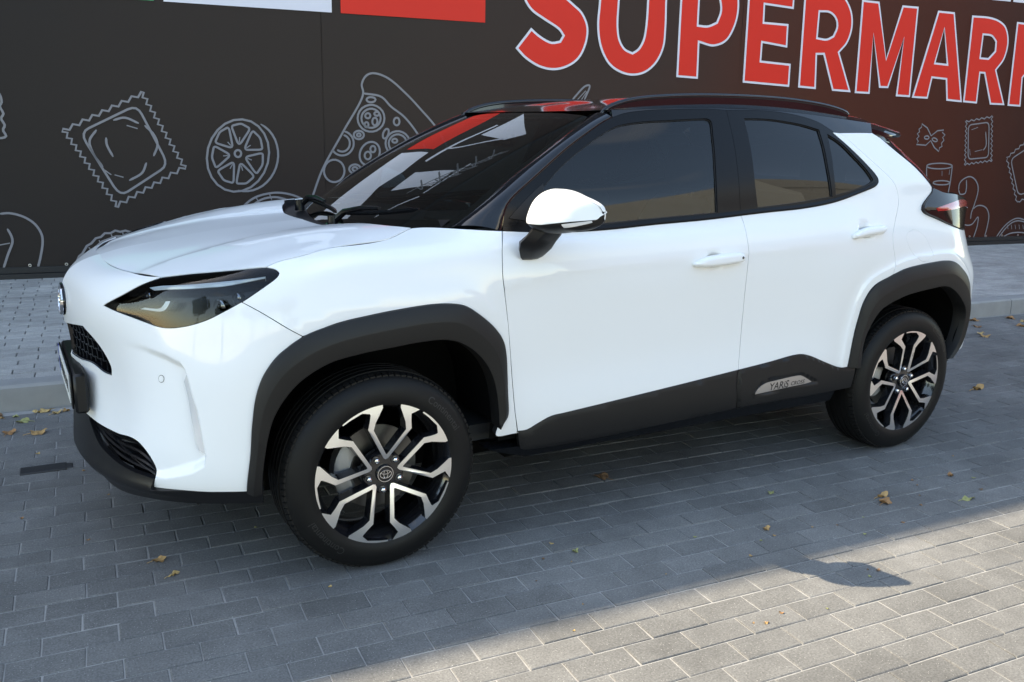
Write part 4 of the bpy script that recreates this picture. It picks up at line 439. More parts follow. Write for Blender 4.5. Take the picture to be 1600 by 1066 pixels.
pbr('street_far', (.085, .084, .082), .9, bump=(60, .4, .004), var=.2, vscale=.7)
st = mesh('street', [(-60, -60, .001), (60, -60, .001), (60, -3.33, .001), (-60, -3.33, .001), (-60, -3.325, .001), (-2.62, -3.325, .001), (-2.62, 1.6, .001), (-60, 6.5, .001), (9.22, -3.325, .001), (60, -3.325, .001), (60, -3.6, .001), (9.22, .7, .001)], [(0, 1, 2, 3), (4, 5, 6, 7), (8, 9, 10, 11)], 'street_far', None, False); tag(st, 'grey paved street running on beyond the parking strip', kind='structure')
def lay(kind, cells, mats, parent, l, w, gap, z0, n_single=300):
    """cells: (x, y, yaw, size) - the ones that show largest become single pieces, the rest one mass"""
    sc = []
    for c in cells:
        v = view((c[0], c[1], z0)); s = 0
        if v and -60 < v[0] < 1660 and 0 < v[1] < 1120 and not (kind == 'paver' and abs(c[1]) < .75 and -.75 < c[0] < 3.1): s = 1/v[2]**2*(1.5 if 0 < v[0] < 1600 and v[1] < 1066 else .6)
        sc.append(s)
    order = sorted(range(len(cells)), key=lambda i: -sc[i]); single = set(order[:n_single])
    shapes = []
    for k in range(8):
        me = bpy.data.meshes.new(kind); me.from_pydata(*[brick_mesh('', l-gap, w-gap, jag=.0011)[0], [], brick_mesh('', l, w)[1]]); me.materials.append(MAT[mats[0]]); shapes.append(me)
    VV = []; FF = []; TT = []
    for i, (x, y, yaw, sx) in enumerate(cells):
        z = z0+random.uniform(-.0014, .0012); tilt = (random.gauss(0, .004), random.gauss(0, .002)); tone = random.choice((.90, .95, 1, 1, 1.03, 1.08))*random.uniform(.96, 1.04)
        if i in single:
            o = bpy.data.objects.new(kind, random.choice(shapes)); o.location = (x, y, z); o.rotation_euler = (tilt[0], tilt[1], yaw+random.gauss(0, .003)); o.scale = (sx, 1, 1); o['tone'] = tone
            link(o, parent)
        else:
            V, Fc = brick_mesh('', (l-gap)*sx, w-gap, jag=.0011); c, s = math.cos(yaw), math.sin(yaw); o = len(VV)
            VV += [(x+p[0]*c-p[1]*s, y+p[0]*s+p[1]*c, z+p[2]+p[1]*tilt[0]) for p in V]; FF += [tuple(q+o for q in f) for f in Fc]; TT += [tone]*len(V)
    me = bpy.data.meshes.new(kind+'_field'); me.from_pydata(VV, [], FF); me.materials.append(MAT[mats[1]])
    at = me.attributes.new('tone', 'FLOAT', 'POINT'); at.data.foreach_set('value', TT)
    o = bpy.data.objects.new(kind+'_field', me); link(o, parent); tag(o, kind='stuff')
cells = []
c, s = math.cos(PY), math.sin(PY)
for row in range(-42, 20):
    v = PB*(row-.9+.5); ph = (.22 if row % 2 else .74)+random.uniform(-.05, .05)
    for k in range(-22, 50):
        u = 2*PB*(k+ph+.5); x, y = u*c-v*s, u*s+v*c
        kd = (Vector((x, y, 0))-KP).dot(KN)
        if kd > -.045: continue
        if x < -2.6 or x > 9.2 or y < -3.3 or (x > 6 and y < -1.5): continue
        cells.append((x, y, PY, 1.0))
lay('paver', cells, ('road_paver', 'road_paver_rest'), road, 2*PB, PB, .0044, 0)
# ------------------------------------------------------------------ kerb and sidewalk
def quadstrip(name, p0, p1, q0, q1, z, mat): return mesh(name, [(*p0, z), (*p1, z), (*q1, z), (*q0, z)], [(0, 1, 2, 3)], mat, None, False)
a0 = KP-KT*30+KN*.06; a1 = KP+KT*40+KN*.06; b0 = WO-WT*30+WN*.6; b1 = WO+WT*40+WN*.6
walk = quadstrip('sidewalk', a0[:2], a1[:2], b0[:2], b1[:2], .118, 'walk_sand'); tag(walk, 'raised block sidewalk along the supermarket wall', kind='structure')
cells = []
for row in range(0, 40):
    d = .155+.1*(row+.5); ph = (0 if row % 2 else .5)+random.uniform(-.06, .06)
    for k in range(-14, 70):
        p = KP+KT*(.2*(k+ph))+KN*d
        if (p-WO).dot(WN) > -.02: continue
        v = view((p.x, p.y, .13))
        if not v or not (-90 < v[0] < 1700) or v[1] < 300: continue
        if .9 < p.x < 3.6: continue
        cells.append((p.x, p.y, KY, 1.0))
lay('sidewalk_paver', cells, ('walk_paver', 'walk_paver_rest'), walk, .2, .1, .006, .13, 280)
kerb = empty('kerb', KP); tag(kerb, 'grey concrete kerb between the block road and the sidewalk', kind='structure')
kv = []
for k in range(-12, 40):
    c0 = KT*(k*.5+.02)+KN*.07; L_ = .494
    prof = [(-.075, -.15), (-.072, .085), (-.066, .118), (-.05, .131), (.07, .132), (.07, -.15)]
    V = []
    for e in (-L_/2, L_/2):
        for d, z in prof: V.append(c0+KT*e+KN*(d+random.uniform(-.0015, .0015))+Vector((0, 0, z)))
    n = len(prof); Fc = [(i, (i+1) % n, n+(i+1) % n, n+i) for i in range(n)]+[tuple(range(n))[::-1], tuple(range(n, 2*n))]
    mesh('kerb_stone', V, [f[::-1] for f in Fc], 'kerb_concrete', kerb, True, None, 30)
dr = MB(); dr.box((0, 0, .0), (.175, .082, .012), bev=.003); dr.box((.096, 0, -.001), (.03, .056, .012), bev=.003)
d = dr.build('drain_cover', 'drain_iron', None, True, 30); d.location = (-.945, .612, 0); d.rotation_euler = (0, 0, -.06)
tag(d, 'narrow black iron drain strip let into the road', 'drain cover')

# ------------------------------------------------------------------ supermarket wall with printed banner
bld = empty('supermarket_building', WO, WY); tag(bld, 'supermarket building with a dark printed banner wall and big red lettering', 'building')
BH = 12.55
def wbox(name, s0, s1, z0, z1, d0, d1, mat):
    m = MB(); m.box(((s0+s1)/2, (d0+d1)/2, (z0+z1)/2), (s1-s0, abs(d1-d0), z1-z0)); return m.build(name, mat, bld, False)
pbr('render_wall', (.030, .024, .022), .85, var=.1, vscale=1.5)
wbox('wall', -25, 32, -.1, 5.6, .08, 9, 'render_wall')
m = MB(); m.box((0, 5, (BH+5.6)/2), (64, 9, BH-5.6)); us = m.build('sun_block_storey', 'render_wall', bld, False); us.rotation_euler = (0, 0, .0886); us.location = (3, 0, 0)  # unseen block added, sized and turned to cast the shadow edge on the road
# the banner hangs in vertical sheets, each its own part
edges = [-25, -11, -5.2, -1.9, 2.515, 6.95, 11.38, 15.8, 20.2, 32]
for i in range(len(edges)-1):
    e0, e1 = edges[i]+.0015, edges[i+1]-.0015; V = []; nx = 14; nz = 8
    for a in range(nx+1):
        for b_ in range(nz+1):
            x = e0+(e1-e0)*a/nx; z = .222+(5.2-.222)*b_/nz; V.append((x, -.012+.004*math.sin(x*3.1+i)*math.sin(z*2.3+i*2), z))
    Fc = [(a*(nz+1)+b_, (a+1)*(nz+1)+b_, (a+1)*(nz+1)+b_+1, a*(nz+1)+b_+1) for a in range(nx) for b_ in range(nz)]
    mesh('banner_sheet', V, Fc, 'banner_print', bld, True)
wbox('plinth', -25, 32, .118, .172, -.06, .07, 'plinth_black'); wbox('plinth_ledge', -25, 32, .176, .226, -.035, .07, 'plinth_black')
wbox('cornice', -25, 32, 5.21, 5.45, -.05, .07, 'plinth_black')
em = MB(); em.revolve([(0, .006), (.004, .007), (.005, .010), (.004, .013), (0, .014)], (0, 0, 0), 12)
eye0 = em.build('eyelet', 'eyelet_metal', None)
eme = eye0.data; bpy.data.objects.remove(eye0)
for k in range(-6, 44):
    o = bpy.data.objects.new('eyelet', eme); o.location = (.022+.2776*k, -.022, .238); link(o, bld)
def flat(name, loops, d, mat, parent, thick=.0015):
    P0 = np.array(loops[0]); x, y = P0.T
    if (x*np.roll(y, -1)-np.roll(x, -1)*y).sum() < 0: P0 = P0[::-1]
    V, T, lp = fill(P0, [np.array(h) for h in loops[1:]], 5.0)
    n = len(V); VV = [(p[0], -d, p[1]) for p in V]+[(p[0], -d+thick, p[1]) for p in V]; FF = [tuple(t) for t in T]
    for l in lp:
        m = len(l)
        for i in range(m): FF.append((l[i], l[(i+1) % m], n+l[(i+1) % m], n+l[i]))
    return mesh(name, VV, FF, mat, parent, False)
def ccw(P):
    P = np.array(P); x, y = P.T
    return P if (x*np.roll(y, -1)-np.roll(x, -1)*y).sum() > 0 else P[::-1]
def rounded(P, lim=42):
    P = np.array(P); n = len(P); a_ = P-np.roll(P, 1, 0); b_ = np.roll(P, -1, 0)-P
    tn = np.degrees(np.abs((np.arctan2(b_[:, 1], b_[:, 0])-np.arctan2(a_[:, 1], a_[:, 0])+math.pi) % (2*math.pi)-math.pi)); cs = [i for i in range(n) if tn[i] > lim]
    if not cs: return smooth_line(np.vstack([P, P[:1]]), .03)[:-1]
    out = []
    for k, i in enumerate(cs):
        j = cs[(k+1) % len(cs)]; m = (j-i) % n or n; seg = P[[(i+q) % n for q in range(m+1)]]; out.append(smooth_line(seg, .03)[:-1] if m > 1 else seg[:1])
    return np.vstack(out)
for k, loops in WALL['let'].items():
    o = ccw(loops[0]); hs = [ccw(h) for h in loops[1:]]
    if k in 'SU':
        pass
    o = ccw(rounded(o)); hs = [ccw(rounded(h)) for h in hs]
    lt = flat('letter', [o]+hs, .0175, 'letter_white', bld, .004)
    flat('letter_face', [inset(o, .044)]+[inset(h[::-1], .036)[::-1] if False else inset(h, -.044) for h in hs], .0195, 'letter_red', lt, .0018)
for k, m in (('green', 'print_green'), ('white', 'letter_white'), ('red', 'letter_red')):
    P = WALL['rect'][k]; s0, s1 = P[0][0], P[1][0]; zb = 2.415
    if k == 'green': s0 = -.25
    flat('flag_panel', [[(s0, zb), (s1, zb), (s1, zb+.62), (s0, zb+.62)]], .0175, m, bld)
for k in ('w1', 'w2'):
    P = WALL['rect'][k]; flat('letter', [[(P[0][0], 3.045), (P[1][0], 3.045), (P[1][0], 3.33), (P[0][0], 3.33)]], .0175, 'letter_white', bld)
for lp in ([(1.76, 3.30), (2.20, 3.30), (2.29, 4.13), (1.86, 4.15)], [(3.18, 3.40), (3.76, 3.45), (3.42, 4.26), (3.16, 4.06)], [(4.6, 3.4), (5.3, 3.4), (5.2, 4.2), (4.7, 4.2)], [(2.43, 3.215), (3.45, 3.345), (3.45, 3.375), (2.43, 3.245)], [(2.72, 3.25), (2.75, 3.25), (3.20, 4.0), (3.17, 4.03)], [(1.09, 3.78), (1.12, 3.78), (1.58, 4.22), (1.55, 4.25)], [(1.66, 4.20), (2.49, 4.22), (2.49, 4.25), (1.66, 4.23)]):
    flat('printed_panel', [lp], .0175, 'letter_white', bld)
def ribbon(mb, pts, w, d):
    P = np.array(pts, float); n = len(P)
    if n < 2: return
    closed = np.linalg.norm(P[0]-P[-1]) < 1e-3
    t = np.gradient(P, axis=0)
    if closed: t[0] = t[-1] = P[1]-P[-2]
    t /= np.linalg.norm(t, axis=1, keepdims=True)+1e-9; nn = np.stack([-t[:, 1], t[:, 0]], 1)
    ww = w/2*np.ones(n)
    if not closed: ww[0] *= .5; ww[-1] *= .5
    A = P+nn*ww[:, None]; B = P-nn*ww[:, None]
    V = [(a[0], -d, a[1]) for a in A]+[(b_[0], -d, b_[1]) for b_ in B]
    mb.add(V, [(i, n+i, n+i+1, i+1) for i in range(n-1)])
PLAIN = {'ravioli pasta square': 'zig', 'rectangular ravioli': 'zig', 'ravioli at banner edge': 'zig', 'scalloped pie edge': 0, 'bow tie pasta': 0}
for k, lines in WALL['dr'].items():
    mb = MB(); w = .0185 if np.mean([p[0] for l in lines for p in l]) < 6 else .0155
    for i, l in enumerate(lines):
        pts = l if (k in PLAIN and (i == 0 or PLAIN[k] == 0) or len(l) < 3 or len(l) > 16) else smooth_line(l, .02)
        ribbon(mb, pts, w, .0185+.0004*(i % 4))
    dr = mb.build('food_drawing', 'line_grey', bld, False); dr['label'] = 'grey outline drawing: '+k
# more outline drawings higher up, seen only mirrored in the car's glass
for (s0, z0, sc) in ((.2, 3.9, .5), (2.2, 4.1, .55), (4.4, 3.8, .5), (6.6, 4.2, .6), (-1.6, 3.4, .5), (-2.6, 1.7, .5)):
    mb = MB()
    ribbon(mb, smooth_line([(s0-sc, z0-sc*.5), (s0, z0), (s0+sc*1.2, z0+sc*.9)], .05), .03, .0185)
    for j in range(5):
        t = -.7+.4*j; x, z = s0+sc*t, z0+sc*t*.6
        for sg in (-1, 1): ribbon(mb, smooth_line([(x, z), (x+sg*.1*sc, z+.35*sc), (x+.35*sc, z+.5*sc*sg+.2*sc), (x+.1*sc, z+.1*sc)], .03), .022, .0188)
    dr = mb.build('food_drawing', 'line_grey', bld, False); dr['label'] = 'grey outline drawing of a leafy twig'

# ------------------------------------------------------------------ across the street (behind the camera, mirrored in glass and paint)
pbr('cream_fascia', (.62, .60, .54), .7, var=.06, vscale=.6); pbr('red_wall', (.16, .022, .018), .7, var=.15, vscale=.7); pbr('seam_dark', (.06, .06, .06), .8)
opp = empty('shop_building', (0, 0, 0), 0); tag(opp, 'low dark red shop with a cream roof band across the street', 'building')
m = MB(); m.box((25.8, -14, 2.9), (28, 9.6, 5.8)); m.build('wall', 'red_wall', opp, False)
m = MB(); m.box((25.8, -14, 6.95), (28.6, 10.2, 2.3)); m.build('fascia', 'cream_fascia', opp, False)
m = MB(); m.box((25.8, -8.89, 6.9), (28.6, .02, .05)); m.build('fascia_seam', 'seam_dark', opp, False)
pbr('bark', (.09, .065, .045), .9, var=.3, vscale=8)
def leaf_mat():
    m, nt, b = nodes('foliage'); ge = nt.nodes.new('ShaderNodeNewGeometry'); nz = nt.nodes.new('ShaderNodeTexNoise'); nz.inputs['Scale'].default_value = 1.3
    nt.links.new(ge.outputs['Position'], nz.inputs['Vector']); rp = nt.nodes.new('ShaderNodeValToRGB'); rp.color_ramp.elements[0].color = (.025, .05, .012, 1); rp.color_ramp.elements[1].color = (.09, .12, .03, 1)
    nt.links.new(nz.outputs['Fac'], rp.inputs[0]); nt.links.new(rp.outputs[0], b.inputs['Base Color']); b.inputs['Roughness'].default_value = .7
leaf_mat()
def tree_parts():
    V = []; Fc = []
    for k in range(2600):
        lobe = rng.integers(0, 7); a = lobe*.9; c0 = np.array([1.3*math.cos(a), 1.3*math.sin(a), 4.6+.5*math.sin(lobe*2.1)]) if lobe else np.array([0, 0, 5.9])
        d = rng.normal(size=3); d /= np.linalg.norm(d); p = c0+d*(1.25*rng.random()**.4); q = rng.normal(size=3)*.16; r_ = rng.normal(size=3)*.16; o = len(V)
        V += [p-q, p+r_, p+q]; Fc.append((o, o+1, o+2))
    me = bpy.data.meshes.new('crown'); me.from_pydata([tuple(v) for v in V], [], Fc); me.materials.append(MAT['foliage'])
    t = MB(); t.tube([(0, 0, 0), (.05, 0, 1.5), (0, .05, 3), (.1, 0, 5)], [.22, .17, .14, .05], 10)
    for a in range(5): t.tube([(0, .03, 2.6+.2*a), (.7*math.cos(a*1.3), .7*math.sin(a*1.3), 3.9), (1.3*math.cos(a*1.3), 1.3*math.sin(a*1.3), 4.8)], [.09, .06, .02], 7)
    tr = t.build('trunk', 'bark', None); me2 = tr.data; bpy.data.objects.remove(tr); return me, me2
crown, trunk = tree_parts()
for i, (x, y, s_, lb) in enumerate(((-13, -15, 1.0, 'tree at the far left end of the row across the street'), (-9.2, -17, 1.15, 'second tree from the left across the street'), (-17, -11, .9, 'small tree left of the street row'), (-4.6, -19, 1.2, 'tallest tree across the street, nearest the shop'), (-21, -6, 1.1, 'lone tree down the street ahead of the car'))):
    t = empty('street_tree', (x, y, 0), i*1.1); t.scale = (s_, s_, s_); tag(t, lb, 'tree', 'trees across the street')
    link(bpy.data.objects.new('crown', crown), t); link(bpy.data.objects.new('trunk', trunk), t)
# ------------------------------------------------------------------ the car
CAR = empty('car', (0, 0, 0)); tag(CAR, 'white compact crossover car with black roof, dark arches and two-tone alloy wheels', 'car')
NF, ND, NH, NW = Net(NETS['F'], NETS['FU'], NETS['FV']), Net(NETS['D']), Net(NETS['H']), Net(NETS['W'])
U = UV
def rev(l): return list(l)[::-1]
vF = .845
uA = U['archF_a']; dgF = U['dgapF']
# ---- front bumper cover (one moulding across the nose)
fog_o, fog_i = np.array(U['fog_out']), np.array(U['fog_in'])
def us_at(v): return np.interp(v, fog_o[::-1, 1], fog_o[::-1, 0])
def sstep(x, a, b): t = np.clip((x-a)/(b-a), 0, 1); return t*t*(3-2*t)
def fog_disp(q):
    u, v = q[:, 0], q[:, 1]; us = us_at(v); s = np.clip((us-u)/.30, 0, 1); top = np.interp(u, [.55, .665, .734, .76], [.545, .526, .505, .478]); bot = np.interp(u, [.60, .717, .801, .84], [.125, .140, .169, .195])
    win = sstep(v, bot-.012, bot+.03)*(1-sstep(v, top-.028, top+.004)); step = 1-sstep(u, us-.004, us+.004)
    return -.027*(1-s)**1.5*win*step
gl_t = [[0, .515], [.10, .53], [.20, .545], [.251, .550]]
gl = gl_t+rev(U['grille'][5:8])[::1]
grille_side = [U['grille'][8], U['grille'][7], U['grille'][6], U['grille'][5], U['grille'][4]]
grille_bot = [U['grille'][4], U['grille'][3], U['grille'][2], [.12, .405], [0, .400]]
hoodF = [[0, vF-.003], [.11, .840]]+[[a, min(b_, .846)-.003] for a, b_ in U['hoodF'][:-1]]+[U['hoodF'][-1]]
bumper = ring([[0, .54], [0, vF-.003]], hoodF, rev(U['hl_in']), rev(U['hl_low2']), U['seam'], rev(uA), U['bump_bot'], U['intake'], [U['intake'][-1], [.12, .232], [0, .235]], [[0, .235], [0, .400]], rev(grille_bot), rev(grille_side), rev(gl_t), step=.008)
vv_ = np.linspace(.195, .49, 80); fl = [np.stack([us_at(vv_)+d_, vv_], 1) for d_ in (-.010, -.004, -.0013, .0013, .004, .010)]
uu_ = np.linspace(.60, .765, 50); tp_ = np.interp(uu_, [.55, .665, .734, .76], [.545, .526, .505, .478]); u2_ = np.linspace(.68, .845, 50); bt_ = np.interp(u2_, [.60, .717, .801, .84], [.125, .140, .169, .195])
fl += [np.stack([uu_, tp_+d_], 1) for d_ in (-.034, -.028, -.02, -.012, -.004, .004, .01)]+[np.stack([u2_, bt_+d_], 1) for d_ in (-.018, -.012, 0, .01, .02, .03, .037)]
bc = sheet('bumper_cover', NF, inset(bumper, .0012), 'white_paint', CAR, both=True, disp=fog_disp, lines=fl, grid=.018, edge=.022)
def ridge(line, crease, amp, ln):
    P = np.array(line)
    def f(q):
        d_ = np.clip(dist(P, q, False)-crease, 0, None)/ln; return -amp*d_*np.exp(1-d_)
    return f
def LF(P, d_, poly):
    t = np.gradient(P, axis=0); t /= np.linalg.norm(t, axis=1, keepdims=True); n = np.stack([-t[:, 1], t[:, 0]], 1)*d_; q = P+n; k = inside(poly, q) & (dist(poly, q) > .006)
    i = np.flatnonzero(k); return q[i[0]:i[-1]+1] if len(i) > 2 and k[i[0]:i[-1]+1].all() else q[i[:1]] if len(i) else np.zeros((0, 2))
archF_all = smooth_line(U['archF_a']+U['archF_b'][1:], .02); archR_all = smooth_line(U['archR_a']+U['archR_b'][1:], .02)
RL = (.030, .034, .040, .047, .056, .068, .084)
fl_F = ridge(archF_all, .040, .0032, .045); fl_R = ridge(archR_all, .034, .0075, .030)
crease = np.array([[.22, .665], [.29, .69], [.45, .715], [.70, .722], [1.0, .728], [1.31, .735], [1.6, .742], [1.80, .75], [2.2, .76]])
def door_fold(q):
    d_ = np.clip(np.interp(q[:, 0], crease[:, 0], crease[:, 1])-q[:, 1], 0, None)/.055; return -.0042*d_*np.exp(1-d_)*(1-sstep(q[:, 0], 1.62, 1.95))
# thin seam of the bumper stays open against hood and fender; dark shell behind
for sd in (1, -1):
    # fog strip lamp in the step
    fo = ring(fog_o+[.003, 0], rev(fog_i-[.004, 0]), step=.006)
    fg = sheet('fog_lamp', NF, fo, 'fog_lens', CAR, sd, off=-.0085, edge=.01, grid=.01)
    # front wing
    fen = ring(U['seam'], U['archF_b'], [U['archF_b'][-1], [U['archF_b'][-1][0]-.004, .155], [U['dgapF'][9][0], .150]], rev(dgF[:10]), rev(U['fender_top']), rev(U['hood_side']), U['hl_tail'], U['hl_low1'], step=.01)
    sheet('front_fender', NF, inset(fen, .0031), 'white_paint', CAR, sd, edge=.03, grid=.02, disp=fl_F, lines=[LF(archF_all, d_, fen) for d_ in (.036, .040, .046, .054, .066, .085)])
    # headlamp
    hl = empty('headlight', (0, 0, 0), 0, CAR)
    ho = ring(U['hl_top'], U['hl_tail'], U['hl_low1'], U['hl_low2'], U['hl_in'], step=.007)
    sheet('lens', NF, inset(ho, .004), 'lamp_lens', hl, sd, off=-.001, edge=.010, grid=.018)
    sheet('lens_seal', NF, inset(ho, .0005), 'satin_black', hl, sd, holes=[inset(ho, .0075)], off=-.004, edge=.012, grid=.5)
    cen = ho.mean(0)
    sheet('housing', NF, inset(ho, .008), 'satin_black', hl, sd, off=-.052, edge=-.046, grid=.02)
    top = smooth_line(U['hl_top'], .01); 
    strip('daylight_guide', NF, U['drl_a'], U['drl_b'], [(0, -.03), (.03, -.013), (.5, -.010), (.97, -.013), (1, -.03)], 'light_guide', hl, sd, 50)
    strip('daylight_guide', NF, U['drl_c'], U['drl_d'], [(0, -.03), (.05, -.016), (.95, -.016), (1, -.03)], 'light_guide', hl, sd, 30)
    bz = smooth_line(U['drl_b'], .01); strip('bezel', NF, U['drl_b'], [[a, b_-.030] for a, b_ in U['drl_b']], [(0, -.016), (.1, -.020), (1, -.05)], 'satin_black', hl, sd, 50)
    for (pu, pv, rr) in ((*U['proj'][0], .016), (*U['proj'][1], .026), (*U['proj'][2], .018)):
        pc = NF([[pu, pv]])[0]-NF.nrm([[pu, pv]])[0]*.058; nn = Vector(NF.nrm([[pu, pv]])[0]); nn = (nn+Vector((-.7, 0, -.35))).normalized()
        a = nn.cross(Vector((0, 0, 1))).normalized(); b_ = a.cross(nn); mb = MB(); rings_ = []
        for d_, r_ in ((0, rr), (.016, rr), (.018, rr*.88), (.006, rr*.8), (.012, rr*.45), (.0135, .001)):
            rings_.append([Vector(pc)+nn*d_+(a*math.cos(2*math.pi*k/20)+b_*math.sin(2*math.pi*k/20))*r_ for k in range(20)])
        mb.loft(rings_, True, False); o = mb.build('projector', 'reflector', hl)
        if sd < 0:
            o2 = mirror_y(o, hl, 'projector'); bpy.data.objects.remove(o)
    mb = MB(); lo = NF([[.60, .80], [.66, .80], [.66, .765], [.60, .765]])-NF.nrm([[.6, .8]])*.03
    # arch moulding
    prof = [(0, -.012), (0, .004), (.015, .0085), (.06, .0115), (.46, .0245), (.50, .0250), (.97, .0150), (1.0, .008), (1.0, -.045)]
    strip('arch_moulding', NF, U['archF_a']+U['archF_b'][1:], U['archF_in'], prof, 'cladding', CAR, sd, 150)
# ---- lower bumper, air intake, grille
low = ring([[0, .236], [.12, .234], [.225, .226]], [[.232, .217], *rev(U['intake_low'])[1:]], [U['intake_low'][0], [.664, .0985]], rev(U['bump_bot'])[0:], [[.947, .0985], [.992, .097]], [[.992, .097], [.975, 0]], [[.975, 0], [.6, 0], [.3, 0], [0, 0]], [[0, 0], [0, .236]], step=.012)
def chin_disp(q): return .016*np.exp(-((q[:, 1]-.085)/.028)**2)*(1-sstep(q[:, 0], .66, .80))
sheet('lower_bumper', NF, low, 'dark_plastic', CAR, both=True, edge=.02, grid=.02, disp=chin_disp, off=.002)
itk = ring(U['intake'], rev([[.2, .222]]+rev(U['intake_low'])), step=.012)
gr = empty('lower_intake', (0, 0, 0), 0, CAR)
def idisp(q): return -.012-.05*sstep(dist(itk, q), 0, .03)
sheet('backing', NF, itk, 'satin_black', gr, both=True, edge=0, grid=.012, disp=idisp)
for k in range(4):
    t = (k+.6)/4.4
    lo_ = smooth_line(rev(U['intake_low']), .01); hi_ = smooth_line(rev(U['intake'][1:]), .01)
    xs_ = np.linspace(.25, .655, 24); l_ = np.stack([xs_, np.interp(xs_, lo_[:, 0], lo_[:, 1])*(1-t)+np.interp(xs_, np.sort(hi_[:, 0]), hi_[np.argsort(hi_[:, 0]), 1])*t], 1)
    for sd in (1, -1): strip('slat', NF, l_+[0, .004], l_-[0, .004], [(0, -.06), (0, -.022), (.5, -.017), (1, -.022), (1, -.06)], 'dark_plastic', gr, sd, 24)
gu = empty('upper_grille', (0, 0, 0), 0, CAR)
go = ring(gl_t, grille_side, grille_bot, [[0, .40], [0, .515]], step=.01)
def gdisp(q): return -.012-.03*sstep(np.minimum(dist(go, q), 1), 0, .02)*(q[:, 0] > .0)
sheet('backing', NF, go, 'satin_black', gu, both=True, edge=0, grid=.014, off=-.03)
sheet('surround', NF, inset(go, -.001), 'gloss_black', gu, both=True, holes=[inset(go, .006)], off=-.006, edge=.03, grid=.5)
for k in range(1, 5):
    v_ = .403+.031*k; x1 = np.interp(v_, [.40, .43, .466, .514, .55], [.38, .385, .362, .312, .245]); l_ = np.stack([np.linspace(0, x1, 16), np.full(16, v_)], 1)
    for sd in (1, -1): strip('grille_bar', NF, l_+[0, .0035], l_-[0, .0035], [(0, -.03), (0, -.014), (1, -.014), (1, -.03)], 'satin_black', gu, sd, 16)
    for j in range(9):
        u_ = .02+.042*j+(.021 if k % 2 else 0)
        if u_ < x1-.01:
            for sd in (1, -1): strip('grille_bar', NF, [[u_-.003, v_], [u_-.003, v_-.031]], [[u_+.003, v_], [u_+.003, v_-.031]], [(0, -.03), (0, -.012), (1, -.012), (1, -.03)], 'satin_black', gu, sd, 4)
# parking sensors
for sd in (1, -1):
    q = np.array([U['sensor'][0]]); th = np.linspace(0, 2*math.pi, 17)[:-1]; c_ = q+np.stack([np.cos(th), np.sin(th)], 1)*.0105
    rg = q+np.stack([np.cos(th), np.sin(th)], 1)*.0122
    def sdp(qq): return fog_disp(qq)
    sheet('parking_sensor', NF, ring(list(rg)+[rg[0]], step=.004), 'steel', CAR, sd, disp=sdp, off=.0006, holes=[c_], edge=0, grid=.5)
    V_ = sheet('parking_sensor', NF, inset(ring(list(c_)+[c_[0]], step=.004), .0003), 'white_paint', CAR, sd, disp=sdp, off=.0013, edge=0, grid=.5)
# emblem on the nose: three crossed ovals
def ovals(parent, name, o, ax, ay, nrm, s, mat):
    mb = MB(); o, ax, ay, nrm = Vector(o), Vector(ax), Vector(ay), Vector(nrm)
    for cx, cy, rx, ry, t in ((0, 0, .072, .049, .0060), (0, 0, .026, .047, .0048), (0, .024, .054, .021, .0048)):
        ri = []
        n = 36
        for k in range(n):
            a = 2*math.pi*k/n; p = o+ax*((cx+rx*math.cos(a))*s)+ay*((cy+ry*math.sin(a))*s); d_ = (ax*math.cos(a)*ry+ay*math.sin(a)*rx).normalized()
            ri.append([p+d_*(t*s)-nrm*.002*s, p+d_*(t*.6*s)+nrm*(.006*s), p-d_*(t*.6*s)+nrm*(.006*s), p-d_*(t*s)-nrm*.002*s])
        V = [v for r_ in ri for v in r_]; Fc = [(k*4+j, k*4+j+1, ((k+1) % n)*4+j+1, ((k+1) % n)*4+j) for k in range(n) for j in range(3)]
        mb.add(V, Fc)
    return mb.build(name, mat, parent)
nz_ = Vector((-.995, 0, .10)).normalized()
eb = MB(); pts_ = [(Vector((-.8405, 0, .822))+Vector((0, .079*math.cos(a), .056*math.sin(a)))) for a in np.linspace(0, 2*math.pi, 37)[:-1]]
eb.loft([[p+nz_*0 for p in pts_], [p+nz_*.006 for p in pts_]]); em_ = eb.build('emblem', 'gloss_black', CAR)
ovals(em_, 'emblem_ovals', Vector((-.8405, 0, .822))+nz_*.0065, (0, -1, 0), nz_.cross(Vector((0, -1, 0))), nz_, 1.0, 'chrome')
# number plate on its carrier
pl = MB(); pl.box((-.828, 0, .550), (.042, .55, .135), bev=.008); plc = pl.build('plate_carrier', 'dark_plastic', CAR)
npl = empty('number_plate', (0, 0, 0), 0, CAR)
pl = MB(); pl.box((-.8545, 0, .556), (.006, .522, .116), bev=.002); pl.build('plate_frame', 'satin_black', npl)
pl = MB(); pl.box((-.8585, .02, .556), (.0026, .462, .100)); pl.build('plate_face', 'plate_white', npl, False)
pl = MB(); pl.box((-.8585, .252, .556), (.0028, .001, .1))
pl = MB(); pl.box((-.8586, -.2315, .556), (.0028, .04, .100)); o = pl.build('plate_band', 'plate_blue', npl, False); o.location.y = .4848
pl = MB()
for k, y_ in enumerate((-.155, -.105, -.04, .005, .05, .095, .155, .20)):
    pl.box((-.8603, y_, .570), (.001, .028, .008)); pl.box((-.8603, y_-.012, .553), (.001, .006, .04)); pl.box((-.8603, y_+.012*(1 if k % 2 else -.2), .553), (.001, .006, .04)); pl.box((-.8603, y_, .536 if k % 3 else .553), (.001, .026, .007))
pl.build('plate_marks', 'ink_black', npl, False)
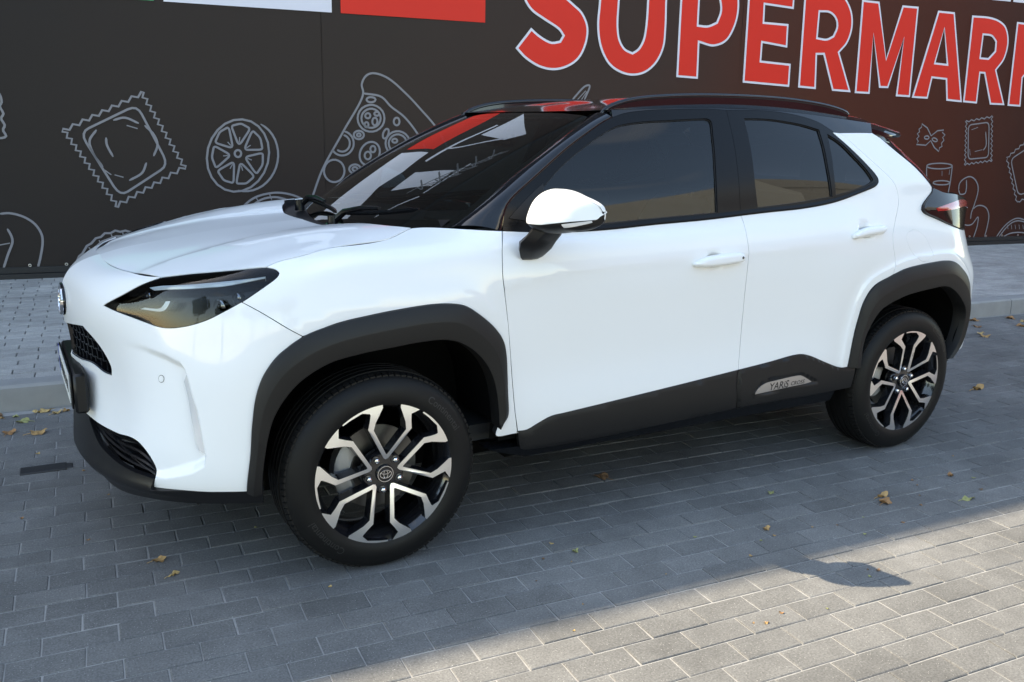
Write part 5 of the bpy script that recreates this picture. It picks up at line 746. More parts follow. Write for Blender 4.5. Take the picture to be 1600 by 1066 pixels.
# ---- bonnet
hr = U['hoodH']; hood_o = ring([[0, .045], [.11, .050]]+hr[:5], hr[4:9], hr[8:15], hr[14:17]+[[.40, .835], [.28, .805], [.14, .797], [0, .795]], [[0, .795], [0, .045]], step=.012)
def hood_fold(q):
    wc = np.interp(q[:, 1], [0, .12, .45, .85], [.43, .42, .37, .31]); d_ = np.clip(wc-q[:, 0], 0, None)/.05; return -.0050*d_*np.exp(1-d_)*sstep(q[:, 1], .06, .25)
hf_ = np.linspace(.09, .78, 50); hfl = np.stack([np.interp(hf_, [0, .12, .45, .85], [.43, .42, .37, .31]), hf_], 1)
sheet('hood', NH, inset(hood_o, .0030)*np.array([1, 1])+np.where(hood_o[:, :1] < .004, [[-.0017, 0]], [[0, 0]]), 'white_paint', CAR, both=True, edge=.03, grid=.02, disp=hood_fold, lines=[hfl, hfl-[.006, 0], hfl-[.014, 0]])
# ---- doors and rear quarter
ve = ND.v[-1]; ue = ND.u[-1]; dgD = U['dgapD']
clad_hi1 = [[a, b_-.012] for a, b_ in U['clad1']]; clad_hi2 = [[a, b_-.012] for a, b_ in U['clad2']]
def flare(q):      # crisp shoulder over the rear arch and a soft waist in the doors
    return np.zeros(len(q))
for sd in (1, -1):
    fd = empty('front_door', (0, 0, 0), 0, CAR)
    th = np.linspace(0, 2*math.pi, 25)[:-1]
    def cup(cu, cv):
        def f(q):
            r_ = np.hypot((q[:, 0]-cu)/.058, (q[:, 1]-cv)/.040); return -.020*(1-sstep(r_, .25, 1.0))
        return f
    c1 = U['cup1'][0]; c2 = U['cup2'][0]
    def crl(poly):
        q = smooth_line(crease, .02); k = inside(poly, q) & (dist(poly, q) > .008); i = np.flatnonzero(k); return q[i[0]:i[-1]+1]
    d1 = ring(dgD[:10], clad_hi1, rev(U['bgap_lo'][:9]), rev(U['belt1']), step=.011)
    cu_ = cup(c1[0], c1[1]-.004)
    sheet('door_skin', ND, inset(d1, .0031), 'white_paint', fd, sd, edge=.03, grid=.018, disp=lambda q, f=cu_: f(q)+door_fold(q), lines=[crl(d1)])
    # lower cladding of the front door
    k1 = ring(U['clad1'], [U['clad1'][-1], U['bgap_lo'][9], U['bgap_lo'][10]], [U['bgap_lo'][10], [1.0, .082], [.655, .070], [.34, .072], [.318, .080]], [[.318, .080], [.308, .112], U['clad1'][0]], step=.01)
    def kd(o_):
        return lambda q: .011*sstep(dist(o_, q), 0, .010)
    sheet('door_cladding', ND, inset(k1, .0012), 'cladding', fd, sd, edge=.02, grid=.018, off=.002, disp=kd(k1))
    rd = empty('rear_door', (0, 0, 0), 0, CAR)
    d2 = ring(rev(U['bgap_lo'][:9]), rev(U['frame2b']), [U['ctop'][0], U['ctop'][1]], U['rgap'], rev(U['archR_a']), rev(clad_hi2), step=.011)
    cu_ = cup(c2[0], c2[1]-.004)
    sheet('door_skin', ND, inset(d2, .0026), 'white_paint', rd, sd, edge=.03, grid=.018, disp=lambda q, f=cu_: f(q)+door_fold(q)+fl_R(q)*sstep(q[:, 0], 1.5, 1.75), lines=[crl(d2)]+[LF(archR_all, d_, d2) for d_ in RL])
    k2 = ring(U['clad2'], [U['clad2'][-1], [1.99, .20], [2.0, .10]], [[2.0, .10], [1.7, .095], [1.326, .094]], [[1.326, .094], U['bgap_lo'][9], U['clad2'][0]], step=.01)
    br = ring(U['badge_rec']+[[1.74, .158], [1.55, .150], [1.40, .139]], [[1.40, .139], U['badge_rec'][0]], step=.008); bd = ring(U['badge'][:7], U['badge'][6:]+[U['badge'][0]], step=.006)
    def k2d(q):
        return .011*sstep(dist(k2, q), 0, .010)-.006*sstep(np.where(inside(br, q), dist(br, q), 0), 0, .008)
    sheet('door_cladding', ND, inset(k2, .0012), 'cladding', rd, sd, edge=.02, grid=.012, off=.002, disp=k2d)
    bp_ = sheet('model_badge', ND, bd, 'silver_plate', rd, sd, edge=.006, grid=.01, off=.0105)
    # windows
    for (par, fr_o, gls, nm) in ((fd, ring(U['belt1'], rev(U['bgap_up']), rev(U['frame1']), [U['frame1'][0], U['belt1'][0]], step=.01), [('glass1', 'side_glass')], 0), (rd, ring(U['bgap_up'], rev(U['frame2b']), [U['frame2b'][0], U['frame2'][-1]], rev(U['frame2']), step=.01), [('glass2', 'privacy_glass'), ('glass3', 'privacy_glass')], 1)):
        hs = [ring(*( [U[g][:8], U[g][7:12], U[g][11:]+[U[g][0]]] if g == 'glass1' else ([U[g][:5], U[g][4:9], U[g][8:11], U[g][10:]+[U[g][0]]] if g == 'glass2' else [U[g][:5], U[g][4:8], U[g][7:]+[U[g][0]]])), step=.008) for g, _ in gls]
        sheet('window_frame', ND, inset(fr_o, .0016), 'satin_black', par, sd, holes=hs, edge=.014, grid=.02)
        for h, (g, gm) in zip(hs, gls):
            sheet('window_seal', ND, inset(h, -.003), 'seal_gap_shade', par, sd, holes=[inset(h, .0055)], off=-.005, edge=.006, grid=.5)
            sheet('window_glass', ND, inset(h, -.002), gm, par, sd, off=-.0085, edge=0, grid=.03)
    if sd > 0:
        pass
    # belt moulding strip
    bl = [[a, b_+.0015] for a, b_ in U['belt1'][1:]]; strip('belt_moulding', ND, [[a, b_+.020] for a, b_ in U['belt1'][2:]], [[a, b_+.001] for a, b_ in U['belt1'][2:]], [(0, -.004), (.1, .004), (.8, .0065), (1, .004), (1, -.006)], 'satin_black', fd, sd, 50)
    b2 = rev(U['frame2b'])[:6]; strip('belt_moulding', ND, [[a, b_+.020] for a, b_ in b2], [[a, b_+.001] for a, b_ in b2], [(0, -.004), (.1, .004), (.8, .0065), (1, .004), (1, -.006)], 'satin_black', rd, sd, 50)
    # rear quarter with C-pillar and bumper corner
    qt = ring([U['ctop'][1], U['ctop'][2]], U['cedge'], U['lamp_low']+[[2.72, .778], [2.85, .765], [ue, .755]], [[ue, .755], [ue, .19]], [[ue, .19], [2.9, .182], [2.705, .178]], [[2.705, .178], [2.765, .235], *rev(U['archR_b'])], rev(U['rgap']), step=.012)
    flp = ring(U['flap']+[U['flap'][0]], step=.007)
    sheet('rear_quarter', ND, inset(qt, .0021), 'white_paint', CAR, sd, holes=[inset(flp, -.0010)] if sd > 0 else [], edge=.03, grid=.014, disp=fl_R, lines=[LF(archR_all, d_, qt) for d_ in RL])
    if sd > 0: sheet('fuel_flap', ND, inset(flp, .0008), 'white_paint', CAR, sd, edge=.01, grid=.012, disp=fl_R)
    strip('arch_moulding', ND, U['archR_a'], U['archR_in'][:6], prof, 'cladding', rd, sd, 60)
    strip('arch_moulding', ND, U['archR_b']+[[2.762, .235], [2.70, .175]], U['archR_in'][5:]+[[2.742, .33], [2.715, .23], [2.665, .165]], prof, 'cladding', CAR, sd, 90)
    # tail lamp
    tl = empty('tail_lamp', (0, 0, 0), 0, CAR)
    lo_ = ring(rev(U['cedge'])[0:4]+[[2.57, .912], [2.68, .900], [2.80, .890], [2.92, .884], [ue, .880]], [[ue, .880], [ue, .765]], rev(U['lamp_low']+[[2.72, .781], [2.85, .769], [ue, .760]]), step=.009)
    def lrid(q): return .004+.014*np.clip(1-np.abs(q[:, 1]-.862)/.075, 0, 1)
    sheet('lamp_body', ND, inset(lo_, .001), 'lamp_black', tl, sd, edge=.03, grid=.012, disp=lrid)
    rl = ring([[2.47, .860], [2.60, .872], [2.77, .880], [2.95, .876]], [[2.95, .876], [2.95, .856]], [[2.95, .856], [2.78, .858], [2.60, .852], [2.48, .851]], [[2.48, .851], [2.47, .860]], step=.008)
    sheet('lamp_lens', ND, rl, 'red_lens', tl, sd, edge=.006, grid=.01, off=.0022, disp=lrid)
    # side band of the roof between door top and roof skin
    rs = ring([U['frame1'][7], *U['frame1'][8:]], U['frame2'], [U['frame2'][-1], U['ctop'][0], U['ctop'][1], U['ctop'][2]], [U['ctop'][2], [2.24, ve]], [[2.24, ve], [1.6, ve], [1.1, ve], [.80, ve]], [[.80, ve], U['frame1'][7]], step=.012)
    sheet('roof_side', ND, inset(rs, .0014), 'gloss_black', CAR, sd, edge=.014, grid=.02)
    # A-pillar cover between windscreen and door
    A_ = ND(smooth_line(U['frame1'][:8], .02)); B_ = NW(smooth_line(U['ws_edge'], .02))
    n_ = 30
    def rs3(P): t = np.concatenate([[0], np.cumsum(np.linalg.norm(np.diff(P, axis=0), axis=1))]); x = np.linspace(0, t[-1], n_); return np.stack([np.interp(x, t, P[:, k]) for k in range(3)], 1)
    base_out = NF(np.array([U['fender_top'][-1]]))[0]
    A3 = rs3(np.vstack([[base_out+np.array([-.004, .004, .0])], A_])); B3 = rs3(B_); rows = []
    for t in np.linspace(0, 1, 9):
        bul = .022*4*t*(1-t); mid = A3+(B3-A3)*t; rows.append(mid+np.array([-.45, -.62, .64])*bul)
    rows = [rows[0]+np.array([.004, .012, -.004])]+rows+[rows[-1]+np.array([.012, .012, -.010])]
    V = np.vstack(rows); Fc = [(i*n_+j, (i+1)*n_+j, (i+1)*n_+j+1, i*n_+j+1) for i in range(len(rows)-1) for j in range(n_-1)]
    if sd < 0: V = V*[1, -1, 1]; Fc = [f[::-1] for f in Fc]
    ap = mesh('pillar_cover', V, Fc, 'gloss_black', CAR, True)
# badge lettering (raised dark letters on the silver plate)
def text_on(net, txt, u0, v0, size, slant, up, mat, parent, off, sx=1.0):
    cu = bpy.data.curves.new('t', 'FONT'); cu.body = txt; cu.size = size; cu.resolution_u = 3; cu.offset = size*.012
    o = bpy.data.objects.new('t', cu); COL.objects.link(o); dg_ = bpy.context.evaluated_depsgraph_get(); me = o.evaluated_get(dg_).to_mesh()
    P = np.array([v.co[:] for v in me.vertices]); Fc = [tuple(p.vertices) for p in me.polygons]; o.to_mesh_clear() if False else None
    bpy.data.objects.remove(o)
    q = np.stack([u0+P[:, 0]*sx, v0+P[:, 1]+P[:, 0]*sx*slant], 1); q[:, 0] += P[:, 1]*up
    V = net(q)+net.nrm(q)*off
    return mesh('badge_letters', V, Fc, mat, parent, False)
bp0 = [o for o in bpy.data.objects if o.name.startswith('model_badge')][0].parent
text_on(ND, 'YARiS', 1.478, .160, .043, .018, .12, 'ink_black', bp0, .0108, 1.0)
text_on(ND, 'CROSS', 1.600, .1665, .024, .010, .12, 'ink_black', bp0, .0108, 1.1)
# door handles
def handle(outl, cupq, par, lock):
    for sd in (1, -1):
        o_ = ring(outl+[outl[0]], step=.006)
        def hd(q): return .030*np.sqrt(np.clip(1-(1-np.clip(dist(o_, q)/.016, 0, 1))**2, 0, 1))
        h = sheet('door_handle', ND, o_, 'white_paint', par[sd], sd, edge=.012, grid=.006, off=-.002, disp=hd)
        if lock and sd > 0:
            c_ = np.array([[outl[4][0]-.022, outl[4][1]-.006]]); P = ND(c_)[0]+ND.nrm(c_)[0]*.029; mb = MB(); mb.revolve([(0, .0055), (.0012, .0045), (.0012, .0005)], tuple(P), 14); mb.build('key_hole', 'steel', par[sd])
doors = [o for o in bpy.data.objects if o.parent == CAR and o.name.startswith('front_door')]; rdoors = [o for o in bpy.data.objects if o.parent == CAR and o.name.startswith('rear_door')]
handle(U['handle1'], U['cup1'][0], {1: doors[0], -1: doors[1]}, True); handle(U['handle2'], U['cup2'][0], {1: rdoors[0], -1: rdoors[1]}, False)
# ---- windscreen, roof, rails, tailgate
we = np.array(U['ws_edge']); wse = smooth_line([[.62, 0]]+U['ws_edge'], .02)
vt = NW.v[-1]
ws_o = ring([[0, 0], [.3, 0], [.60, 0]], [[.60, 0]]+U['ws_edge'], [U['ws_edge'][-1], [.45, vt], [.2, vt], [0, vt]], [[0, vt], [0, 0]], step=.02)
wsc = sheet('windscreen', NW, ws_o, 'windscreen_glass', CAR, both=True, edge=0, grid=.03)
botb = ring([[0, 0], [.3, 0], [.60, 0]], [[.60, 0], U['ws_edge'][1], [.655, .13]], [[.655, .13], [.60, .07], [.4, .06], [0, .06]], [[0, .06], [0, 0]], step=.02); sheet('windscreen_band', NW, botb, 'seal_gap_shade', CAR, both=True, off=-.004, edge=0, grid=.03)
mb = MB(); mb.add([(.12, -.70, 1.03), (.12, .70, 1.03), (.60, .74, .98), (.60, -.74, .98)], [(0, 1, 2, 3)]); mb.build('bulkhead', 'cabin', CAR, False)
band = ring(U['ws_edge'], rev([[a-.03, b_] for a, b_ in U['ws_edge'][1:-1]]), step=.02)
sheet('windscreen_band', NW, band, 'seal_gap_shade', CAR, both=True, off=-.004, edge=0, grid=.03)
topb = ring([[0, vt], [.2, vt], [.45, vt], U['ws_edge'][-1]], [U['ws_edge'][-1], [.585, .84]], [[.585, .84], [.45, .865], [.2, .872], [0, .872]], step=.02); sheet('windscreen_band', NW, topb, 'seal_gap_shade', CAR, both=True, off=-.004, edge=0, grid=.03)
rxs = np.array([.80, .92, 1.1, 1.35, 1.65, 1.95, 2.24]); zc = {}
TOPZ = ND(np.stack([rxs, np.full(7, ve)], 1))
xc = np.array([.955, 1.08, 1.25, 1.48, 1.78, 2.08, 2.40]); zcen = np.interp(xc, [.945, 1.08, 1.25, 1.48, 1.78, 2.08, 2.40], [1.495, 1.527, 1.552, 1.572, 1.577, 1.566, 1.538])
RT = []
for j, t in enumerate((0, .35, .68, .86, .95, 1.0)):
    rowp = []
    for i in range(7):
        xe, we_, ze = TOPZ[i][0], -TOPZ[i][1], TOPZ[i][2]
        x = xc[i]+(xe-xc[i])*t**2.5; w = we_*t; drop = {0: 0, .35: .06, .68: .24, .86: .48, .95: .74, 1.0: 1.0}[t]; rowp.append((x, w, zcen[i]+(ze-zcen[i])*drop))
    RT.append(rowp)
NR = Net(RT)
ro = ring([[0, 0], [NR.u[-1], 0]], [[NR.u[-1], 0], [NR.u[-1], NR.v[-1]]], [[NR.u[-1], NR.v[-1]], [0, NR.v[-1]]], [[0, NR.v[-1]], [0, 0]], step=.03)
V, N, F_ = sheet_geo(NR, ro, grid=.03, edge=.0)
if N[:, 2].mean() < 0: N = -N; F_ = F_[:, ::-1]
V2 = V*[1, -1, 1]; N2 = N*[1, -1, 1]
mesh('roof', np.vstack([V, V2]), np.vstack([F_, F_[:, ::-1]+len(V)]), 'gloss_black', CAR, True, np.vstack([N, N2]))
for sd in (1, -1):
    rail = []
    for x, z in ((.985, 1.492), (1.01, 1.512), (1.06, 1.533), (1.15, 1.553), (1.30, 1.568), (1.5, 1.578), (1.75, 1.581), (1.95, 1.577), (2.12, 1.566), (2.22, 1.554), (2.30, 1.538), (2.33, 1.527)):
        rail.append((x, -.572*sd, z-.009))
    rp_ = smooth_line(rail, .04); mb = MB(); mb.tube(rp_, [.010 if 0 < i < len(rp_)-1 else .006 for i in range(len(rp_))], 10, ry=1.15); rl_ = mb.build('roof_rail', 'gloss_black', CAR)
    mb = MB(); mb.loft([[(p[0], p[1]-.009, p[2]-.006), (p[0], p[1]+.009, p[2]-.006), (p[0], p[1]+.012, p[2]-.06), (p[0], p[1]-.012, p[2]-.06)] for p in rp_[1:-1]]); mb.build('rail_foot', 'gloss_black', rl_)
# roof spoiler and tailgate
sp = []
for w, x0, x1, z0, z1 in ((0, 2.40, 2.83, 1.540, 1.462), (.25, 2.40, 2.825, 1.535, 1.460), (.42, 2.40, 2.80, 1.525, 1.455), (.52, 2.40, 2.765, 1.508, 1.447), (.575, 2.40, 2.70, 1.488, 1.440), (.615, 2.42, 2.58, 1.462, 1.436)):
    sp.append([(x0, -w, z0), (x0+(x1-x0)*.5, -w, z0+(z1-z0)*.42), (x1-.01, -w, z1+.001), (x1, -w, z1-.005), (x1-.012, -w, z1-.016), (x0+(x1-x0)*.4, -w, z1-.02), (x0+.04, -w, z1-.03)])
full = [[(a, -b_, c_) for a, b_, c_ in r_] for r_ in sp[:0:-1]]+sp
mb = MB(); mb.loft(full, True, True); mb.build('roof_spoiler', 'gloss_black', CAR, True, 35)
ce = ND(smooth_line(U['cedge'][:6], .03)); n_ = len(ce); rows = []
for t in np.linspace(1, -1, 41):
    b_ = (1-abs(t)**6); r_ = []
    for p in ce: r_.append((p[0]+.012+(.30-.05*(1.44-p[2])/.25)*b_, p[1]*t, p[2]-.006))
    rows.append(r_)
mb = MB(); mb.loft(rows, False, False); mb.build('rear_window', 'privacy_glass', CAR, True, 60)
rows = []
zt = [(1.20, 2.71, .765), (1.15, 2.99, .70), (1.05, 3.08, .66), (.95, 3.12, .66), (.80, 3.15, .68), (.60, 3.16, .70), (.42, 3.16, .70), (.28, 3.13, .66)]
for t in np.linspace(1, -1, 17): rows.append([(x+.10*(1-abs(t)**2.4), -w*t, z) for z, x, w in zt])
mb = MB(); mb.loft(rows, False, False); mb.build('tailgate', 'white_paint', CAR, True, 50)
# ---- cowl, wipers
mb = MB(); rows = []
for w in np.linspace(-.66, .66, 23):
    k_ = abs(w)/.66; x0 = .005+.16*k_**3; rows.append([(x0, w, 1.045+.035*k_**2), (x0+.05, w, 1.042+.035*k_**2), (.15+.13*k_**3, w, 1.058+.03*k_**2), (.19+.13*k_**3, w, 1.090+.03*k_**2)])
mb.loft(rows, False, False); cw = mb.build('cowl', 'dark_plastic', CAR)
for y0, y1, lift in ((-.10, -.62, 1), (.42, -.06, 1)):
    wp = empty('wiper', (0, 0, 0), 0, CAR)
    def wpt(t, h=.0):
        y_ = y0+(y1-y0)*t; k_ = abs(y_)/.66; x_ = .125+.12*k_**3+.10*t*(1-t); return Vector((x_, y_, 1.085+.03*k_**2+(x_-.125)*.30+h))
    mb = MB(); mb.tube([wpt(0, .0)+Vector((-.03, 0, -.02)), wpt(.06, .018), wpt(.3, .032), wpt(.55, .03)], [.014, .013, .010, .007], 8); mb.build('arm', 'satin_black', wp)
    mb = MB(); mb.tube([wpt(t, .014) for t in np.linspace(.04, 1, 12)], [.004]+[.009]*10+[.004], 6); mb.build('blade', 'satin_black', wp)
    mb = MB(); mb.tube([wpt(0)+Vector((-.03, 0, -.04)), wpt(0)+Vector((-.03, 0, .004))], [.022, .018], 12); mb.build('pivot', 'satin_black', wp)
# ---- door mirrors
for sd in (1, -1):
    dm = empty('door_mirror', (0, 0, 0), 0, CAR)
    if sd < 0: pv = Vector((.58, .86, 0)); dm.rotation_euler = (0, 0, R(-62)); dm.location = pv-Matrix.Rotation(R(-62), 3, 'Z') @ pv
    secs = [(-.868, .512, .585, 1.135, 1.172), (-.885, .487, .617, 1.112, 1.208), (-.915, .462, .634, 1.100, 1.230), (-.95, .458, .645, 1.095, 1.239), (-.985, .474, .655, 1.098, 1.236), (-1.015, .503, .664, 1.106, 1.224), (-1.04, .535, .672, 1.110, 1.214), (-1.058, .575, .676, 1.120, 1.203), (-1.069, .612, .673, 1.132, 1.192), (-1.0755, .642, .664, 1.152, 1.174)]
    ns = 120; rings_ = []
    for y_, xf, xr, zb, zt_ in secs:
        r_ = []; cx = xr-.5*(xr-xf); cz = (zb+zt_)/2
        for k in range(ns):
            a = 2*math.pi*k/ns; ca, sa = math.cos(a), math.sin(a); ex = .72 if ca > 0 else .95
            x_ = cx+(xr-xf)/2*math.copysign(abs(ca)**ex, ca); z_ = cz+(zt_-zb)/2*math.copysign(abs(sa)**.70, sa)
            if ca < 0: x_ += .050*max(0, (z_-zb)/(zt_-zb)-.2)*(-ca)**.6
            r_.append(Vector((x_, y_, z_)))
        rings_.append(r_)
    # refine along the width
    A = np.array([[tuple(p) for p in r_] for r_ in rings_]); nk = 41; ti = np.arange(len(secs), dtype=float); A = np.einsum('ki,ijc->kjc', basis(ti, nat_M(ti), np.linspace(0, len(secs)-1, nk)), A)
    def zcut(y): return 1.129+.22*max(0, -y-.985)
    def arc(P, n): t = np.concatenate([[0], np.cumsum(np.linalg.norm(np.diff(P, axis=0), axis=1))]); x = np.linspace(0, t[-1], n); return np.stack([np.interp(x, t, P[:, k]) for k in range(3)], 1)
    tops, bots = [], []
    for r_ in A:
        zc_ = min(max(zcut(r_[0, 1]), r_[:, 2].min()+.004), r_[:, 2].max()-.004); n = len(r_); up = r_[:, 2] > zc_
        s0 = [i for i in range(n) if up[i] and not up[i-1]][0]; e0 = [i for i in range(n) if not up[i] and up[i-1]][0]
        def cross_(i): p, q = r_[i-1], r_[i]; t = (zc_-p[2])/(q[2]-p[2]); return p+(q-p)*t
        ca_, cb_ = cross_(s0), cross_(e0)
        idx = [(s0+k) % n for k in range((e0-s0) % n)]; ib = [(e0+k) % n for k in range((s0-e0) % n)]
        tops.append(arc(np.vstack([ca_, r_[idx], cb_]), 44)); bots.append(arc(np.vstack([cb_, r_[ib], ca_]), 30))
    cen = A.mean((0, 1))
    def shell_(nm, rows_, grow, mat):
        V = cen+(np.array(rows_)-cen)*grow; k_, n = V.shape[:2]; Fc = [(i*n+j, i*n+j+1, (i+1)*n+j+1, (i+1)*n+j) for i in range(k_-1) for j in range(n-1)]; V = V.reshape(-1, 3)
        if sd < 0: V = V*[1, -1, 1]; Fc = [f[::-1] for f in Fc]
        return mesh(nm, V, Fc, mat, dm, True)
    shell_('mirror_cap', tops, 1.0, 'white_paint'); shell_('mirror_housing', bots, .985, 'dark_plastic')
    shell_('mirror_cap_edge', [arc(np.vstack([t[:1], b_[-4:][::-1]]), 4) for t, b_ in zip(tops, bots)], .992, 'satin_black')
    shell_('indicator', [b_[1:5] for b_ in bots[25:37]], 1.0, 'fog_lens')
    shell_('mirror_end', [[tuple(A[0].mean(0)*.02+p*.98) for p in A[0]], [tuple(A[0].mean(0)) for p in A[0]]], .985, 'dark_plastic'); shell_('mirror_end', [list(A[-1]), [tuple(A[-1].mean(0)) for p in A[-1]]], .99, 'dark_plastic')
    mb = MB(); gy = [(-.895, -.035), (-.895, .035), (-.93, .045), (-.98, .040), (-.995, 0), (-.98, -.035)]
    mb.loft([[(.628+(-.895-y_)*-.20+dx, y_*sd, 1.165+z_) for y_, z_ in (gy if sd > 0 else gy[::-1])] for dx in (.016, .004)]); mb.build('mirror_glass', 'chrome', dm, False)
    mb = MB(); st = []
    for (x0, x1, y0, y1, z) in ((.49, .60, -.90, -.97, 1.112), (.475, .605, -.885, -.95, 1.085), (.462, .600, -.860, -.930, 1.062), (.470, .595, -.845, -.905, 1.035), (.487, .575, -.838, -.872, 1.008), (.50, .56, -.835, -.855, .998)):
        r_ = [(x0+.015, y0, z), (x0, (y0+y1)/2, z), (x0+.03, y1, z), (x1-.03, y1, z), (x1, (y0+y1)/2, z), (x1-.01, y0, z)]; st.append([(a, b_*sd, c_) for a, b_, c_ in (r_ if sd > 0 else r_[::-1])])
    mb.loft(st); mb.build('mirror_foot', 'dark_plastic', dm, True, 50)
# mirror sail (triangle in the front corner of the window)
for sd, dpar in ((1, doors[0]), (-1, doors[1])):
    sl = ring([[.285, .948], U['sail'][1]], [U['sail'][1], [.432, .932]], [[.432, .932], [.285, .948]], step=.012); sheet('mirror_sail', ND, sl, 'dark_plastic', dpar, sd, off=.003, edge=.006, grid=.03)
# ---- wheels
def pol(r_, a): return (r_*math.cos(R(a)), r_*math.sin(R(a)))
VL = [(.046, 0), (.051, 9), (.17, 26.3), (.192, 22), (.211, 19.6), (.2165, 19.6), (.2285, 25.5), (.2285, 36), (.2305, 43.4), (.2365, 43.2), (.2365, 34), (.2365, 25), (.2365, 16), (.2365, 7.6), (.226, 7.6), (.206, 11), (.183, 16), (.160, 20.2), (.066, 1.5)]
VR = [(.066, -1.5), (.160, -20.2), (.183, -16), (.206, -11), (.226, -7.6), (.2365, -7.6), (.2365, -16), (.2365, -24.5), (.2345, -25.0), (.213, -19.3), (.192, -22), (.17, -26.3), (.051, -9)]
spoke_out = np.array([pol(r_, a) for r_, a in VL+VR])
def dish(r_): return .004-.016*(1-min(max((r_-.045)/.11, 0), 1))**2-.003*max(0, (r_-.2)/.04)       # how far the face stands out (negative = deeper)
def wheel(name, cx, cy_, rot, sd):
    w = empty('wheel', (cx, cy_*sd, .328), 0, CAR); 
    # local: outside towards -y for the left side
    def fin(o):
        if sd < 0:
            o2 = mirror_y(o, w, o.name.split('.')[0]); kids = list(o.children)
            bpy.data.objects.remove(o); return o2
        o.parent = w; return o
    tp = [(-.192, .232), (-.197, .245), (-.200, .262), (-.199, .282), (-.193, .300), (-.184, .315), (-.172, .3255), (-.155, .331), (-.10, .3335), (-.045, .331), (-.028, .3255), (-.014, .315), (-.004, .300), (.0025, .282), (.004, .262), (.0015, .246), (-.004, .234)]
    mb = MB(); P_ = []
    for d_, r_ in tp: P_.append((d_+.006, r_))
    mb.revolve(P_, (0, 0, 0), 120); 
    # flatten at the ground
    mb.v = [(x, y, max(z, -.3255)) for x, y, z in mb.v]
    ty = fin(mb.build('tyre', 'tyre', None, True, 45))
    # tread blocks: shoulder lugs and ribs, one mass of small blocks
    mb = MB()
    for k in range(96):
        a = 2*math.pi*(k+.5)/96; ca, sa = math.cos(a), math.sin(a)
        if (.333)*sa < -.320: continue
        for (d0, d1, r0, r1, h) in ((-.017, -.034, .3235, .3305, .0036), (-.160, -.178, .3315, .3245, .0036)):
            da = .024; V = []
            for (aa, dd, rr) in ((a-da, d0, r0), (a+da, d0, r0), (a+da, d1, r1), (a-da, d1, r1)):
                V.append(((rr+h)*math.cos(aa), -(dd), (rr+h)*math.sin(aa)))
            for (aa, dd, rr) in ((a-da-.003, d0, r0), (a+da+.003, d0, r0), (a+da+.003, d1, r1), (a-da-.003, d1, r1)):
                V.append(((rr-.004)*math.cos(aa), -(dd), (rr-.004)*math.sin(aa)))
            mb.add(V, [(0, 1, 2, 3), (0, 4, 5, 1), (1, 5, 6, 2), (2, 6, 7, 3), (3, 7, 4, 0)])
    for d0 in (-.052, -.083, -.114, -.143):
        mb.revolve([(d0, .331), (d0, .3358), (d0-.020, .3358), (d0-.020, .331)], (0, 0, 0), 96)
    mb.v = [(x, y, max(z, -.3262)) for x, y, z in mb.v]
    tb = fin(mb.build('tread', 'tyre', None, False)); tb['kind'] = 'stuff'
    # raised maker's name on the sidewall
    for a0 in (58, 238):
        cu = bpy.data.curves.new('t', 'FONT'); cu.body = 'Continental'; cu.size = .034; cu.resolution_u = 2; o = bpy.data.objects.new('t', cu); COL.objects.link(o)
        me = o.evaluated_get(bpy.context.evaluated_depsgraph_get()).to_mesh(); P = np.array([v.co[:] for v in me.vertices]); Fc = [tuple(p.vertices) for p in me.polygons]; bpy.data.objects.remove(o)
        rr = .268+P[:, 1]; aa = R(a0)-P[:, 0]/.28; yy = np.interp(rr, [.246, .262, .282, .300], [-.0078, -.0102, -.0088, -.0022])-.0012
        fin(mesh('sidewall_lettering', np.stack([rr*np.cos(aa), yy, rr*np.sin(aa)], 1), Fc, 'tyre_letter', None, False))
    # barrel and lip
    mb = MB(); mb.revolve([(-.19, .222), (-.12, .205), (-.05, .208), (-.02, .222), (-.006, .2335), (.0005, .2375), (.003, .2405), (-.002, .2435), (-.008, .240)], (0, 0, 0), 96); fin(mb.build('rim_barrel', 'rim_black', None))
    # spokes: machined faces on black bodies
    for k in range(5):
        c_, s_ = math.cos(R(rot+72*k)), math.sin(R(rot+72*k)); P = np.array([(x*c_-y*s_, x*s_+y*c_) for x, y in spoke_out]); P = ccw(P)
        V2, T, lp = fill(inset(P, .0012), (), .012); V = [(p[0], -dish(math.hypot(*p))-.0012, p[1]) for p in V2]; l_ = lp[0]; n_ = len(V); V += [(V2[i][0], -dish(math.hypot(*V2[i]))+.002, V2[i][1]) for i in l_]
        Fc = [tuple(t) for t in T]+[(l_[i], n_+i, n_+(i+1) % len(l_), l_[(i+1) % len(l_)]) for i in range(len(l_))]
        fin(mesh('spoke_face', V, Fc, 'machined', None, True, None, 30))
        V2, T, lp = fill(P, (), .012); V = [(p[0], -dish(math.hypot(*p))+.0005, p[1]) for p in V2]; n_ = len(V); l_ = lp[0]; m_ = len(l_)
        Q = inset(np.array([V2[i] for i in l_]), -.007); V += [(q[0], .030+.02*(1-min(math.hypot(*q)/.2, 1)), q[1]) for q in Q]
        Fc = [tuple(t) for t in T]+[(l_[i], n_+i, n_+(i+1) % m_, l_[(i+1) % m_]) for i in range(m_)]
        fin(mesh('spoke', V, Fc, 'rim_black', None, True, None, 30))
        a = R(rot+72*k+36); mb = MB(); bx, bz = .0555*math.cos(a), .0555*math.sin(a)
        mb.revolve([(-.03, .0155), (-.012, .0155), (-.0095, .0145), (-.0095, .0005)], (bx, 0, bz), 14); fin(mb.build('lug_seat', 'rim_black', None))
        mb = MB(); mb.revolve([(-.018, .0102), (-.005, .0098), (-.001, .0078), (.0012, .004), (.0018, .0004)], (bx, 0, bz), 6); fin(mb.build('lug_nut', 'chrome', None, True, 30))
